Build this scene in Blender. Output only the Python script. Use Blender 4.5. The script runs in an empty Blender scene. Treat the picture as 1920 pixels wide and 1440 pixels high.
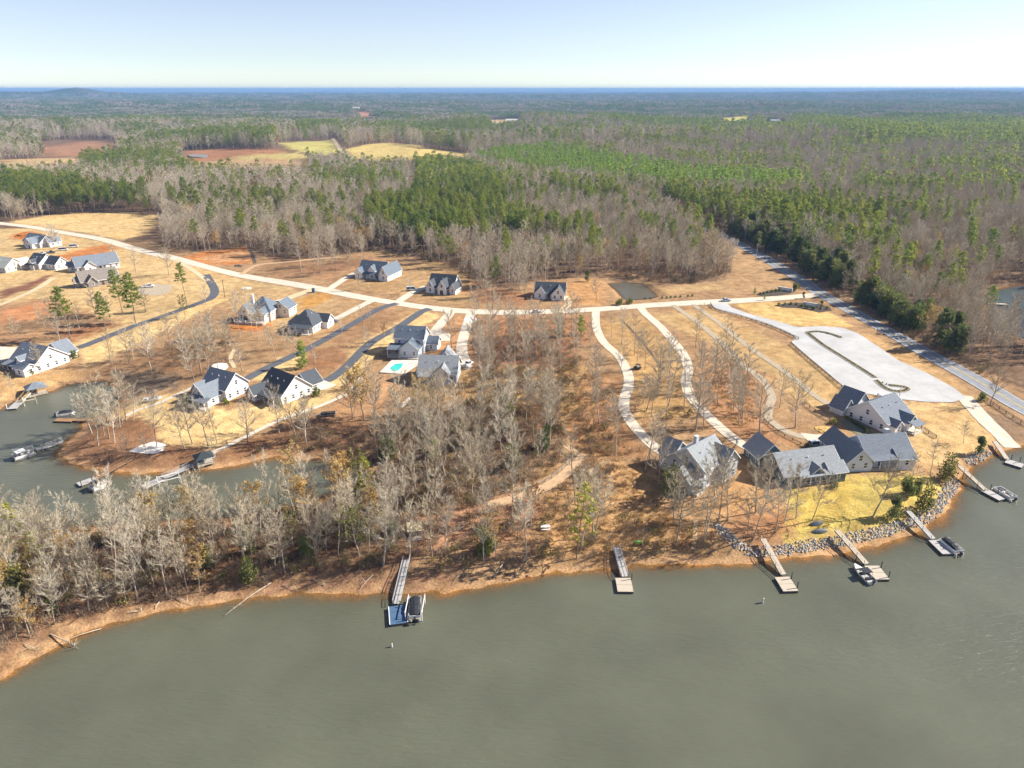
import bpy, math, random
import numpy as np
R = math.radians
random.seed(7); rng = np.random.default_rng(11)
sc = bpy.context.scene
# ------------------------------------------------------------ camera, sky, sun, exposure
CAM_H, FPX, PITCH = 100.0, 1333.0, math.atan(553 / 1333.0)
cd = bpy.data.cameras.new('camera'); cam = bpy.data.objects.new('camera', cd)
sc.collection.objects.link(cam); sc.camera = cam
cam.location = (0, 0, CAM_H); cam.rotation_euler = (math.pi / 2 - PITCH, 0, 0)
cd.sensor_width = 36; cd.lens = FPX / 1920 * 36; cd.clip_start = 1; cd.clip_end = 80000
SUN_AZ, SUN_EL = R(13), R(35)          # azimuth measured from +X towards +Y
w = bpy.data.worlds.new('World'); sc.world = w; w.use_nodes = True
nt = w.node_tree; bg = nt.nodes['Background']
sky = nt.nodes.new('ShaderNodeTexSky'); sky.sky_type = 'NISHITA'; sky.sun_disc = False
sky.sun_elevation = SUN_EL; sky.sun_rotation = math.pi / 2 - SUN_AZ
sky.altitude = 100; sky.air_density = 0.8; sky.dust_density = 0.0; sky.ozone_density = 3.0
hs = nt.nodes.new('ShaderNodeHueSaturation'); hs.inputs['Hue'].default_value = 0.515; hs.inputs['Saturation'].default_value = 0.72; hs.inputs['Value'].default_value = 1.0
nt.links.new(sky.outputs[0], hs.inputs['Color']); nt.links.new(hs.outputs[0], bg.inputs[0]); bg.inputs[1].default_value = 0.074
sd_ = bpy.data.lights.new('sun', 'SUN'); sd_.energy = 5.0; sd_.angle = R(0.6); sd_.color = (1.0, 0.93, 0.82)
sun = bpy.data.objects.new('sun', sd_); sc.collection.objects.link(sun)
sun.rotation_euler = (math.pi / 2 - SUN_EL, 0, SUN_AZ + math.pi / 2); sun.location = (60, 0, 120)
vs = sc.view_settings; vs.view_transform = 'Standard'; vs.look = 'None'; vs.exposure = 1.05; vs.gamma = 1
vs.use_curve_mapping = False
sc.cycles.use_denoising = True; sc.cycles.use_adaptive_sampling = True; sc.cycles.adaptive_threshold = 0.035
sc.cycles.max_bounces = 4; sc.cycles.diffuse_bounces = 2; sc.cycles.glossy_bounces = 2
sc.cycles.transparent_max_bounces = 8; sc.cycles.transmission_bounces = 2; sc.cycles.volume_bounces = 0
sc.cycles.caustics_reflective = False; sc.cycles.caustics_refractive = False
# ------------------------------------------------------------ pixel of the photograph -> direction -> point on the terrain
CP, SP = math.cos(PITCH), math.sin(PITCH)
def ray(x, y):
    u = (x - 960) / FPX; v = (y - 720) / FPX
    return (u, CP - v * SP, -SP - v * CP)
def PZ(x, y, z):
    d = ray(x, y); t = (z - CAM_H) / d[2]
    return (d[0] * t, d[1] * t)
def proj(X, Y, Z):
    X = np.asarray(X, float); Y = np.asarray(Y, float); Z = np.asarray(Z, float)
    dep = Y * CP + (CAM_H - Z) * SP
    dep = np.where(dep < 1, 1, dep)
    return 960 + FPX * X / dep, 720 + FPX * ((CAM_H - Z) * CP - Y * SP) / dep
# ------------------------------------------------------------ shorelines (photo pixels, on the water plane)
LAKE_PX = [(-300,1400),(-150,1335),(-40,1288),(0,1270),(60,1238),(150,1190),(205,1170),(280,1150),(340,1139),(400,1132),(470,1122),(560,1112),
 (650,1115),(760,1112),(830,1111),(880,1104),(920,1097),(960,1089),(1000,1080),(1060,1070),(1130,1071),(1200,1061),(1250,1059),(1305,1056),(1360,1058),(1410,1057),
 (1462,1050),(1549,1042),(1612,1031),(1660,1019),(1699,1005),(1755,979),(1775,962),(1787,943),(1796,911),(1805,893),(1819,877),(1845,859),(1867,847),
 (1890,842),(1905,838),(1925,836),(2000,838)]
lake = [PZ(x, y, 0) for x, y in LAKE_PX] + [(330, 150), (900, 170), (900, -1500), (-900, -1500), (-900, 60), (-260, 85)]
COVE_PX = [(-60,1012),(0,1006),(60,1003),(150,990),(250,985),(330,978),(420,975),(520,962),(600,940),(660,915),(700,893),(690,880),(640,868),
 (600,860),(560,860),(520,857),(475,866),(425,877),(350,882),(275,888),(207,886),(160,876),(125,866),(110,852),(118,835),(138,820),(153,803),
 (155,790),(180,780),(212,772),(224,758),(232,742),(222,726),(205,714),(190,712),(140,718),(100,732),(62,741),(32,748),(0,766),(-60,790)]
cove = [PZ(x, y, 0) for x, y in COVE_PX] + [(-900, 150), (-900, 100)]
INLET_PX = [(1846,566),(1858,545),(1885,537),(1925,532),(1990,545),(1990,640),(1925,636),(1890,627),(1862,614),(1850,590)]
inlet = [PZ(x, y, 0) for x, y in INLET_PX]
POND_Z = 3.4
POND_PX = [(1137,531),(1170,528),(1205,531),(1222,543),(1236,556),(1222,561),(1190,563),(1168,562),(1155,547)]
pond = [PZ(x, y, POND_Z) for x, y in POND_PX]
def sdist(poly, X, Y):
    """signed distance to a polygon, negative inside"""
    P = np.array(poly); Q = np.roll(P, -1, 0)
    X = np.atleast_1d(np.asarray(X, float)).ravel(); Y = np.atleast_1d(np.asarray(Y, float)).ravel()
    d2 = np.full(X.shape, 1e18); ins = np.zeros(X.shape, bool)
    for (ax, ay), (bx, by) in zip(P, Q):
        ex, ey = bx - ax, by - ay; L = ex * ex + ey * ey + 1e-12
        t = np.clip(((X - ax) * ex + (Y - ay) * ey) / L, 0, 1)
        dx = X - ax - t * ex; dy = Y - ay - t * ey
        np.minimum(d2, dx * dx + dy * dy, out=d2)
        c = ((ay > Y) != (by > Y))
        if ey != 0: ins ^= c & (X < ex * (Y - ay) / ey + ax)
    d = np.sqrt(d2)
    return np.where(ins, -d, d)
def sst(a, b, x):
    t = np.clip((x - a) / (b - a), 0, 1); return t * t * (3 - 2 * t)
_wr = np.random.default_rng(5)
def waves(X, Y, lam, n=7, seed=0):
    r = np.random.default_rng(100 + seed); o = 0
    for i in range(n):
        a = r.uniform(0, 6.283); k = 6.283 / lam * r.uniform(0.6, 1.7)
        o = o + np.sin(k * (X * math.cos(a) + Y * math.sin(a)) + r.uniform(0, 6.283))
    return o / math.sqrt(n)
def shore(X, Y):
    s = np.minimum(sdist(lake, X, Y), sdist(cove, X, Y))
    near = np.atleast_1d(np.asarray(X, float)).ravel() > 100
    if near.any(): s = np.minimum(s, sdist(inlet, X, Y))
    return s
HILLS = [(-4950, 7100, 300, 500, 76), (-4330, 7200, 200, 500, 62), (-4050, 7300, 240, 500, 72), (4800, 8600, 1500, 1500, 62), (9000, 14000, 5000, 3000, 60)]
def G(X, Y, s=None):
    X = np.atleast_1d(np.asarray(X, float)).ravel(); Y = np.atleast_1d(np.asarray(Y, float)).ravel()
    if s is None: s = shore(X, Y)
    jag = 0.5 * waves(X, Y, 9, 5, 3) + 0.35 * waves(X, Y, 3.5, 5, 4)
    sj = s + jag * np.clip(1 - np.abs(s) / 12, 0, 1)
    land = 0.16 * np.clip(sj, 0, 4) + 0.9 * sst(3.0, 7.0, sj) + 3.0 * (1 - np.exp(-np.clip(sj - 6, 0, None) / 32))
    z = np.where(sj < 0, np.maximum(0.24 * sj, -3.0), land)
    z = z + sst(8, 40, s) * 0.35 * waves(X, Y, 70, 6, 1)
    f = sst(420, 1500, Y)
    z = z + f * (7 * waves(X, Y, 900, 7, 2) + 3 * waves(X, Y, 330, 6, 6)) + sst(3000, 9000, Y) * (8 * waves(X, Y, 4200, 7, 8) + 5 * waves(X, Y, 1500, 7, 9))
    for hx, hy, sx, sy, h in HILLS:
        z = z + h * np.exp(-((X - hx) / sx) ** 2 - ((Y - hy) / sy) ** 2)
    m = (np.abs(X - 62) < 70) & (np.abs(Y - 330) < 60)
    if m.any():
        ps = sdist(pond, X[m], Y[m])
        z[m] = np.minimum(z[m], POND_Z + 0.3 * np.clip(ps, -3, 60))
    return z
def g(x, y): return float(G(x, y)[0])
def P(x, y):
    z = 4.5
    for _ in range(5):
        X, Y = PZ(x, y, z); z = g(X, Y)
        if Y > 3000: break
    return (X, Y, z)
def PXY(pts): return [P(x, y)[:2] for x, y in pts]
# ------------------------------------------------------------ materials
MATS = {}
def newmat(name):
    m = bpy.data.materials.new(name); m.use_nodes = True
    return m, m.node_tree, m.node_tree.nodes['Principled BSDF']
def N(t, typ, **kw):
    n = t.nodes.new(typ)
    for k, v in kw.items(): setattr(n, k, v)
    return n
def mat(name, col, rough=0.7, var=0.25, scale=1.5, metal=0.0, bump=0.0, spec=0.3, randv=0.0, stretch=None):
    if name in MATS: return MATS[name]
    m, t, b = newmat(name); L = t.links.new
    tc = N(t, 'ShaderNodeTexCoord'); mp = N(t, 'ShaderNodeMapping')
    if stretch: mp.inputs['Scale'].default_value = stretch
    L(tc.outputs['Object'], mp.inputs[0])
    nz = N(t, 'ShaderNodeTexNoise'); nz.inputs['Scale'].default_value = scale; nz.inputs['Detail'].default_value = 5; nz.inputs['Roughness'].default_value = 0.65
    L(mp.outputs[0], nz.inputs['Vector'])
    mr = N(t, 'ShaderNodeMapRange'); mr.inputs[1].default_value = 0.25; mr.inputs[2].default_value = 0.75
    mr.inputs[3].default_value = 1 - var; mr.inputs[4].default_value = 1 + var
    L(nz.outputs[0], mr.inputs[0]); fac = mr.outputs[0]
    if randv:
        oi = N(t, 'ShaderNodeObjectInfo'); m2 = N(t, 'ShaderNodeMapRange'); m2.inputs[3].default_value = 1 - randv; m2.inputs[4].default_value = 1 + randv
        L(oi.outputs['Random'], m2.inputs[0]); mu = N(t, 'ShaderNodeMath', operation='MULTIPLY'); L(fac, mu.inputs[0]); L(m2.outputs[0], mu.inputs[1]); fac = mu.outputs[0]
    vm = N(t, 'ShaderNodeVectorMath', operation='SCALE'); vm.inputs[0].default_value = col[:3]; L(fac, vm.inputs['Scale'])
    L(vm.outputs[0], b.inputs['Base Color'])
    b.inputs['Roughness'].default_value = rough; b.inputs['Metallic'].default_value = metal; b.inputs['Specular IOR Level'].default_value = spec
    if bump:
        bp = N(t, 'ShaderNodeBump'); bp.inputs['Strength'].default_value = bump; bp.inputs['Distance'].default_value = 0.05
        L(nz.outputs[0], bp.inputs['Height']); L(bp.outputs[0], b.inputs['Normal'])
    MATS[name] = m; return m
def leafmat(name, cols, trans=0.25, rough=0.7):
    """foliage: colour picked per tree from cols, small noise through the crown, some light passing through"""
    m, t, b = newmat(name); L = t.links.new
    oi = N(t, 'ShaderNodeObjectInfo'); cr = N(t, 'ShaderNodeValToRGB')
    e = cr.color_ramp.elements
    while len(e) < len(cols): e.new(0.5)
    for i, c in enumerate(cols):
        e[i].position = i / (len(cols) - 1); e[i].color = (*c, 1)
    L(oi.outputs['Random'], cr.inputs[0])
    tc = N(t, 'ShaderNodeTexCoord'); nz = N(t, 'ShaderNodeTexNoise'); nz.inputs['Scale'].default_value = 1.3; nz.inputs['Detail'].default_value = 4
    L(tc.outputs['Object'], nz.inputs['Vector'])
    mr = N(t, 'ShaderNodeMapRange'); mr.inputs[1].default_value = 0.3; mr.inputs[2].default_value = 0.7; mr.inputs[3].default_value = 0.7; mr.inputs[4].default_value = 1.3
    L(nz.outputs[0], mr.inputs[0])
    vm = N(t, 'ShaderNodeVectorMath', operation='SCALE'); L(cr.outputs[0], vm.inputs[0]); L(mr.outputs[0], vm.inputs['Scale'])
    L(vm.outputs[0], b.inputs['Base Color']); b.inputs['Roughness'].default_value = rough; b.inputs['Specular IOR Level'].default_value = 0.15
    if trans:
        tr = N(t, 'ShaderNodeBsdfTranslucent'); L(vm.outputs[0], tr.inputs[0]); mx = N(t, 'ShaderNodeMixShader'); mx.inputs[0].default_value = trans
        L(b.outputs[0], mx.inputs[1]); L(tr.outputs[0], mx.inputs[2]); L(mx.outputs[0], t.nodes['Material Output'].inputs[0])
    MATS[name] = m; return m
def ground_material():
    m, t, b = newmat('ground'); L = t.links.new
    at = N(t, 'ShaderNodeAttribute', attribute_name='zone'); ge = N(t, 'ShaderNodeNewGeometry')
    col = at.outputs['Color']
    for scl, amt, det in ((0.035, 0.16, 3), (0.28, 0.34, 6), (2.0, 0.36, 5)):
        nz = N(t, 'ShaderNodeTexNoise'); nz.inputs['Scale'].default_value = scl; nz.inputs['Detail'].default_value = det; nz.inputs['Roughness'].default_value = 0.7
        L(ge.outputs['Position'], nz.inputs['Vector'])
        mr = N(t, 'ShaderNodeMapRange'); mr.inputs[1].default_value = 0.3; mr.inputs[2].default_value = 0.7; mr.inputs[3].default_value = 1 - amt; mr.inputs[4].default_value = 1 + amt
        L(nz.outputs[0], mr.inputs[0]); vm = N(t, 'ShaderNodeVectorMath', operation='SCALE'); L(col, vm.inputs[0]); L(mr.outputs[0], vm.inputs['Scale']); col = vm.outputs[0]
    # dry grass and leaf litter drift: slight hue change
    nz = N(t, 'ShaderNodeTexNoise'); nz.inputs['Scale'].default_value = 0.11; nz.inputs['Detail'].default_value = 8; nz.inputs['Roughness'].default_value = 0.75; L(ge.outputs['Position'], nz.inputs['Vector'])
    mr = N(t, 'ShaderNodeMapRange'); mr.inputs[1].default_value = 0.48; mr.inputs[2].default_value = 0.66; L(nz.outputs[0], mr.inputs[0])
    mx = N(t, 'ShaderNodeMix', data_type='RGBA', blend_type='MULTIPLY'); mx.inputs[7].default_value = (0.86, 0.74, 0.62, 1)
    mu = N(t, 'ShaderNodeMath', operation='MULTIPLY'); mu.inputs[1].default_value = 0.75; L(mr.outputs[0], mu.inputs[0]); L(mu.outputs[0], mx.inputs[0]); L(col, mx.inputs[6])
    L(mx.outputs[2], b.inputs['Base Color']); b.inputs['Roughness'].default_value = 0.95; b.inputs['Specular IOR Level'].default_value = 0.08
    nb = N(t, 'ShaderNodeTexNoise'); nb.inputs['Scale'].default_value = 1.6; nb.inputs['Detail'].default_value = 6; L(ge.outputs['Position'], nb.inputs['Vector'])
    bp = N(t, 'ShaderNodeBump'); bp.inputs['Strength'].default_value = 0.6; bp.inputs['Distance'].default_value = 0.35; L(nb.outputs[0], bp.inputs['Height']); L(bp.outputs[0], b.inputs['Normal'])
    return m
def water_material(name, col, use_depth=True, rip=1.0, clear=0.45):
    m, t, b = newmat(name); L = t.links.new
    ge = N(t, 'ShaderNodeNewGeometry'); mp = N(t, 'ShaderNodeMapping'); mp.inputs['Rotation'].default_value = (0, 0, R(-40)); mp.inputs['Scale'].default_value = (0.32, 1.25, 1)
    L(ge.outputs['Position'], mp.inputs[0])
    n1 = N(t, 'ShaderNodeTexNoise'); n1.inputs['Scale'].default_value = 1.15; n1.inputs['Detail'].default_value = 4; n1.inputs['Roughness'].default_value = 0.6; n1.inputs['Distortion'].default_value = 0.4; L(mp.outputs[0], n1.inputs['Vector'])
    n2 = N(t, 'ShaderNodeTexNoise'); n2.inputs['Scale'].default_value = 0.045; n2.inputs['Detail'].default_value = 4; L(ge.outputs['Position'], n2.inputs['Vector'])
    bp = N(t, 'ShaderNodeBump'); bp.inputs['Strength'].default_value = 0.8 * rip; bp.inputs['Distance'].default_value = 0.22; L(n1.outputs[0], bp.inputs['Height'])
    m3 = N(t, 'ShaderNodeMapping'); m3.inputs['Rotation'].default_value = (0, 0, R(-25)); m3.inputs['Scale'].default_value = (.012, .05, 1); L(ge.outputs['Position'], m3.inputs[0])
    n3 = N(t, 'ShaderNodeTexNoise'); n3.inputs['Scale'].default_value = 1.0; n3.inputs['Detail'].default_value = 5; L(m3.outputs[0], n3.inputs['Vector'])
    mw = N(t, 'ShaderNodeMapRange'); mw.inputs[1].default_value = .38; mw.inputs[2].default_value = .62; mw.inputs[3].default_value = .35 * rip; mw.inputs[4].default_value = .8 * rip; L(n3.outputs[0], mw.inputs[0]); L(mw.outputs[0], bp.inputs['Strength'])
    L(bp.outputs[0], b.inputs['Normal'])
    mr = N(t, 'ShaderNodeMapRange'); mr.inputs[1].default_value = 0.3; mr.inputs[2].default_value = 0.7; mr.inputs[3].default_value = 0.86; mr.inputs[4].default_value = 1.14; L(n2.outputs[0], mr.inputs[0])
    vm = N(t, 'ShaderNodeVectorMath', operation='SCALE'); vm.inputs[0].default_value = col; L(mr.outputs[0], vm.inputs['Scale']); L(vm.outputs[0], b.inputs['Base Color'])
    b.inputs['Roughness'].default_value = 0.28; b.inputs['IOR'].default_value = 1.33; b.inputs['Specular IOR Level'].default_value = 0.5
    if use_depth:
        at = N(t, 'ShaderNodeAttribute', attribute_name='depth'); mu = N(t, 'ShaderNodeMath', operation='MULTIPLY'); mu.inputs[1].default_value = -1 / clear; L(at.outputs['Fac'], mu.inputs[0])
        ex = N(t, 'ShaderNodeMath', operation='EXPONENT'); L(mu.outputs[0], ex.inputs[0])
        tr = N(t, 'ShaderNodeBsdfTransparent'); tr.inputs[0].default_value = (0.85, 0.78, 0.6, 1); mx = N(t, 'ShaderNodeMixShader'); L(ex.outputs[0], mx.inputs[0]); L(b.outputs[0], mx.inputs[1]); L(tr.outputs[0], mx.inputs[2])
        L(mx.outputs[0], t.nodes['Material Output'].inputs[0])
    return m
# ------------------------------------------------------------ mesh builder
COL = sc.collection
class MB:
    def __init__(s): s.v = []; s.f = []; s.mi = []; s.m = 0
    def add(s, vs, fs):
        o = len(s.v); s.v += [tuple(p) for p in vs]; s.f += [tuple(i + o for i in f) for f in fs]; s.mi += [s.m] * len(fs); return s
    def box(s, c, d, rz=0.0):
        x, y, z = c; a, b, h = d[0] / 2, d[1] / 2, d[2] / 2; co, si = math.cos(rz), math.sin(rz)
        vs = []
        for dz in (-h, h):
            for dx, dy in ((-a, -b), (a, -b), (a, b), (-a, b)): vs.append((x + dx * co - dy * si, y + dx * si + dy * co, z + dz))
        return s.add(vs, [(3, 2, 1, 0), (4, 5, 6, 7), (0, 1, 5, 4), (1, 2, 6, 5), (2, 3, 7, 6), (3, 0, 4, 7)])
    def beam(s, p, q, w, h):
        """box from p to q, w wide sideways, h high (centre line at p, q)"""
        px, py, pz = p; qx, qy, qz = q; dx, dy = qx - px, qy - py; L = math.hypot(dx, dy)
        if L < 1e-6: nx, ny = 1, 0
        else: nx, ny = -dy / L, dx / L
        vs = []
        for (x, y, z) in (p, q):
            for a, b in ((-1, -1), (1, -1), (1, 1), (-1, 1)): vs.append((x + nx * a * w / 2, y + ny * a * w / 2, z + b * h / 2))
        return s.add(vs, [(0, 1, 2, 3), (7, 6, 5, 4), (0, 4, 5, 1), (1, 5, 6, 2), (2, 6, 7, 3), (3, 7, 4, 0)])
    def tube(s, p, q, r0, r1, n=5, cap=False):
        p = np.array(p, float); q = np.array(q, float); d = q - p; L = np.linalg.norm(d) or 1; d /= L
        a = np.cross(d, (0, 0, 1) if abs(d[2]) < 0.9 else (1, 0, 0)); a /= np.linalg.norm(a); b = np.cross(d, a)
        vs = []
        for c, r in ((p, r0), (q, r1)):
            if r <= 0: vs.append(tuple(c)); continue
            for i in range(n):
                t = 6.28319 * i / n; vs.append(tuple(c + r * (a * math.cos(t) + b * math.sin(t))))
        if r1 <= 0: fs = [(i, (i + 1) % n, n) for i in range(n)]
        else: fs = [(i, (i + 1) % n, n + (i + 1) % n, n + i) for i in range(n)]
        if cap:
            fs.append(tuple(range(n))[::-1])
            if r1 > 0: fs.append(tuple(range(n, 2 * n)))
        return s.add(vs, fs)
    def prism(s, pts, z0, z1):
        n = len(pts); vs = [(x, y, z0) for x, y in pts] + [(x, y, z1) for x, y in pts]
        return s.add(vs, [tuple(range(n))[::-1], tuple(range(n, 2 * n))] + [(i, (i + 1) % n, n + (i + 1) % n, n + i) for i in range(n)])
    def mesh(s, name, mats, smooth=False):
        me = bpy.data.meshes.new(name); me.from_pydata(s.v, [], s.f)
        for m in (mats if isinstance(mats, (list, tuple)) else [mats]): me.materials.append(m)
        if any(s.mi): me.polygons.foreach_set('material_index', s.mi)
        if smooth: me.polygons.foreach_set('use_smooth', [True] * len(me.polygons))
        me.update(); return me
    def build(s, name, mats, parent=None, smooth=False, loc=None, rz=0):
        return link(name, s.mesh(name, mats, smooth), parent, loc, rz)
def link(name, me, parent=None, loc=None, rz=0):
    o = bpy.data.objects.new(name, me); COL.objects.link(o)
    if parent: o.parent = parent
    if loc: o.location = loc
    if rz: o.rotation_euler = (0, 0, rz)
    return o
def tag(o, label=None, cat=None, group=None, kind=None):
    if label: o['label'] = label
    if cat: o['category'] = cat
    if group: o['group'] = group
    if kind: o['kind'] = kind
    return o
def thing(name, label, cat, loc, rz=0, group=None):
    o = bpy.data.objects.new(name, None); COL.objects.link(o); o.location = loc; o.rotation_euler = (0, 0, rz)
    return tag(o, label, cat, group)
def fastmesh(name, verts, quads):
    me = bpy.data.meshes.new(name); nv, nf = len(verts), len(quads)
    me.vertices.add(nv); me.vertices.foreach_set('co', np.asarray(verts, np.float32).ravel())
    me.loops.add(nf * 4); me.loops.foreach_set('vertex_index', np.asarray(quads, np.int32).ravel())
    me.polygons.add(nf); me.polygons.foreach_set('loop_start', np.arange(0, nf * 4, 4, dtype=np.int32))
    me.update(calc_edges=True); me.validate(); return me
HAZE_D = 0.0001
# ------------------------------------------------------------ ground sheet
def axis(segs, grow, end):
    out = [segs[0][0]]
    for a, b, st in segs:
        n = max(1, round((b - a) / st)); out += list(np.linspace(a, b, n + 1)[1:])
    st = segs[-1][2]
    while out[-1] < end: st *= grow; out.append(out[-1] + st)
    return np.array(out)
xp = axis([(0, 225, 1.1), (225, 420, 3.5)], 1.09, 26000); xs_ = np.concatenate([-xp[:0:-1], xp])
ys_ = np.concatenate([[-1500, -700, -300, -100, 0, 50, 80], axis([(100, 330, 1.1), (330, 480, 2.2)], 1.028, 27000)])
GX, GY = np.meshgrid(xs_, ys_); gx, gy = GX.ravel(), GY.ravel()
S_ = np.full(gx.shape, 400.0)
nearm = (gy < 700) & (np.abs(gx) < 700)
S_[nearm] = shore(gx[nearm], gy[nearm]); S_[gy < 50] = -200
gz = G(gx, gy, S_)
nx, ny = len(xs_), len(ys_)
ZG = gz.reshape(ny, nx)
def GI(X, Y):
    X = np.asarray(X, float); Y = np.asarray(Y, float)
    i = np.clip(np.searchsorted(xs_, X) - 1, 0, nx - 2); j = np.clip(np.searchsorted(ys_, Y) - 1, 0, ny - 2)
    a = np.clip((X - xs_[i]) / (xs_[i + 1] - xs_[i]), 0, 1); b = np.clip((Y - ys_[j]) / (ys_[j + 1] - ys_[j]), 0, 1)
    return (ZG[j, i] * (1 - a) + ZG[j, i + 1] * a) * (1 - b) + (ZG[j + 1, i] * (1 - a) + ZG[j + 1, i + 1] * a) * b
def g(x, y): return float(GI(x, y))
ii = np.arange(nx * ny).reshape(ny, nx)
quads = np.stack([ii[:-1, :-1], ii[:-1, 1:], ii[1:, 1:], ii[1:, :-1]], -1).reshape(-1, 4)
# far wood roofs: the land beyond the built trees rises to the height of its canopy
gpx, gpy = proj(gx, gy, gz)
FARN = 6200.0
canopy = sst(FARN - 600, FARN + 900, gy) * (13 + 5 * rng.random(len(gx)))
gz2 = gz + canopy
gme = fastmesh('ground', np.stack([gx, gy, gz2], 1), quads)
# colours of the soil, grass and litter, by zone
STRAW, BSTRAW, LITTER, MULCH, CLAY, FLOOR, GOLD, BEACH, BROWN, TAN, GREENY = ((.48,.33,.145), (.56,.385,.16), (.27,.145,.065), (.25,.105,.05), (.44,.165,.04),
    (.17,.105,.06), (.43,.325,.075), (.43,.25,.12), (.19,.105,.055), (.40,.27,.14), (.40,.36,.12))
zone = np.zeros((len(gx), 4), np.float32); zone[:, 3] = 1
zone[:, :3] = (.33, .20, .095)
fj = waves(gx, gy, 6, 6, 21) * 1.0 + waves(gx, gy, 2.6, 6, 22) * 0.6
def paint(px, col, f=1.2, jag=1.0, op=1.0):
    poly = PXY(px); a = np.array(poly); pad = 8
    m = (gx > a[:, 0].min() - pad) & (gx < a[:, 0].max() + pad) & (gy > a[:, 1].min() - pad) & (gy < a[:, 1].max() + pad)
    if not m.any(): return
    d = sdist(poly, gx[m], gy[m]) + fj[m] * jag
    k = (op * (1 - sst(-f, f, d)))[:, None]
    zone[m, :3] = zone[m, :3] * (1 - k) + np.array(col) * k
# forest floor everywhere beyond the lots
FOREST_EDGE = [(-400,412),(0,407),(30,416),(100,402),(230,398),(300,402),(312,420),(288,455),(330,472),(400,474),(460,464),(485,476),(520,488),(600,486),(690,470),(725,468),(830,496),(880,520),(945,552),
 (985,532),(1060,522),(1130,518),(1150,508),(1200,518),(1290,532),(1350,527),(1372,510),(1370,488),(1335,462),(1305,440),(1296,424)]
HWY_RIGHT = [(1318,418),(1400,452),(1480,492),(1560,540),(1640,587),(1720,632),(1800,677),(1850,700),(1960,745)]
FOREST_L = FOREST_EDGE + [(1288,405),(1200,180),(-2000,180),(-2000,412)]
FOREST_R = HWY_RIGHT + [(4000,745),(4000,180),(1200,180),(1288,405),(1300,412)]
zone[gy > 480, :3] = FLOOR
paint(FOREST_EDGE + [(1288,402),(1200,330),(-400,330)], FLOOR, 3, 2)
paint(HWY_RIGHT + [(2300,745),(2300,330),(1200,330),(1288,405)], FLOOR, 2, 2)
FIELDS = [([(15,417),(100,402),(230,399),(300,403),(308,415),(285,428),(262,442),(228,451),(150,436),(80,426)], BSTRAW),
 ([(515,268),(625,262),(632,272),(640,290),(600,294),(545,283)], (.42,.37,.10)), ([(640,282),(700,270),(745,268),(800,278),(892,289),(880,296),(800,301),(700,302),(660,298)], (.50,.38,.12)),
 ([(1345,221),(1410,218),(1413,227),(1350,229)], (.42,.38,.08)), ([(1428,229),(1470,229),(1472,237),(1440,236)], (.5,.36,.16)), ([(905,225),(975,222),(980,230),(930,232)], (.45,.33,.15)),
 ([(75,266),(160,262),(225,263),(222,285),(150,295),(90,292)], (.33,.17,.085)), ([(340,283),(430,278),(520,280),(560,293),(540,302),(360,303)], (.33,.155,.07)),
 ([(430,296),(560,290),(590,298),(450,303)], (.42,.34,.11)), ([(0,300),(90,296),(150,298),(160,310),(60,318),(0,320)], (.45,.31,.14)), ([(340,304),(560,302),(590,318),(380,318)], (.38,.25,.12)),
 ([(650,211),(690,211),(725,215),(680,216)], (.4,.2,.1))]
for p, c in FIELDS: paint(p, c, 4, 1.5)
CLEARS = [p for p, c in FIELDS]
# rough verge between the woods and the highway
paint([(1305,440),(1345,462),(1380,490),(1380,512),(1330,545),(1460,545),(1500,535),(1440,495),(1380,462),(1320,430)], (.36,.225,.105), 2, 1)
paint([(1240,555),(1330,545),(1360,540),(1340,530),(1240,540)], (.38,.25,.11), 2, 1)
# left quarter
paint([(-60,430),(60,428),(200,455),(330,488),(440,520),(560,540),(430,560),(300,600),(150,650),(-60,700)], STRAW, 2, 1.2)
paint([(-40,575),(90,560),(180,590),(230,600),(130,640),(0,650),(-40,650)], (.33,.19,.09), 3, 2)
paint([(0,582),(60,570),(105,565),(95,590),(60,605),(0,610)], (.45,.19,.07), 3, 2, .8)
paint([(110,622),(200,604),(230,608),(140,642)], (.28,.12,.05), 3, 2, .8)
paint([(0,605),(120,595),(215,600),(110,615),(20,622)], (.17,.11,.06), 3, 2, .8)
paint([(20,440),(60,433),(75,437),(60,447),(28,450)], CLAY, 1, .8); paint([(100,482),(150,468),(200,458),(225,466),(180,478),(130,488)], CLAY, 1.5, 1.2)
paint([(0,548),(50,530),(95,513),(100,518),(60,542),(0,560)], (.20,.09,.05), .8, .4)
paint([(345,483),(380,472),(430,468),(463,463),(475,492),(420,497),(380,495)], CLAY, 1.5, 1.2); paint([(370,485),(440,470),(462,470),(468,488),(400,493)], (.52,.30,.14), 2, 1.5, .7)
paint([(480,498),(560,488),(700,480),(690,510),(640,530),(520,518)], (.30,.17,.08), 2, 1.5)
paint([(540,506),(640,490),(700,484),(670,500),(600,512)], (.22,.11,.055), 2, 1.5, .7)
paint([(640,540),(740,495),(830,490),(890,520),(960,552),(960,575),(860,572),(760,556),(680,545)], (.37,.23,.10), 2, 1.5)
paint([(900,520),(950,545),(1000,555),(980,575),(900,570),(870,545)], (.26,.12,.055), 2, 2, .8)
paint([(1060,530),(1120,520),(1135,545),(1130,570),(1070,575),(1050,560)], (.45,.24,.09), 2, 1.5)
paint([(440,535),(560,545),(650,560),(700,572),(560,640),(470,600),(420,570)], (.40,.26,.115), 2, 1.5)
paint([(560,562),(600,548),(630,553),(610,566),(570,580)], (.45,.23,.05), 1.5, 1.2)
paint([(430,604),(475,598),(512,605),(480,622),(440,618)], CLAY, 1.2, 1)
paint([(640,560),(800,580),(740,620),(640,700),(560,720),(470,700),(560,650)], (.36,.22,.10), 2, 1.5)
paint([(700,575),(755,583),(700,625),(640,650),(620,640)], (.30,.17,.08), 2, 1.5)
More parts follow.
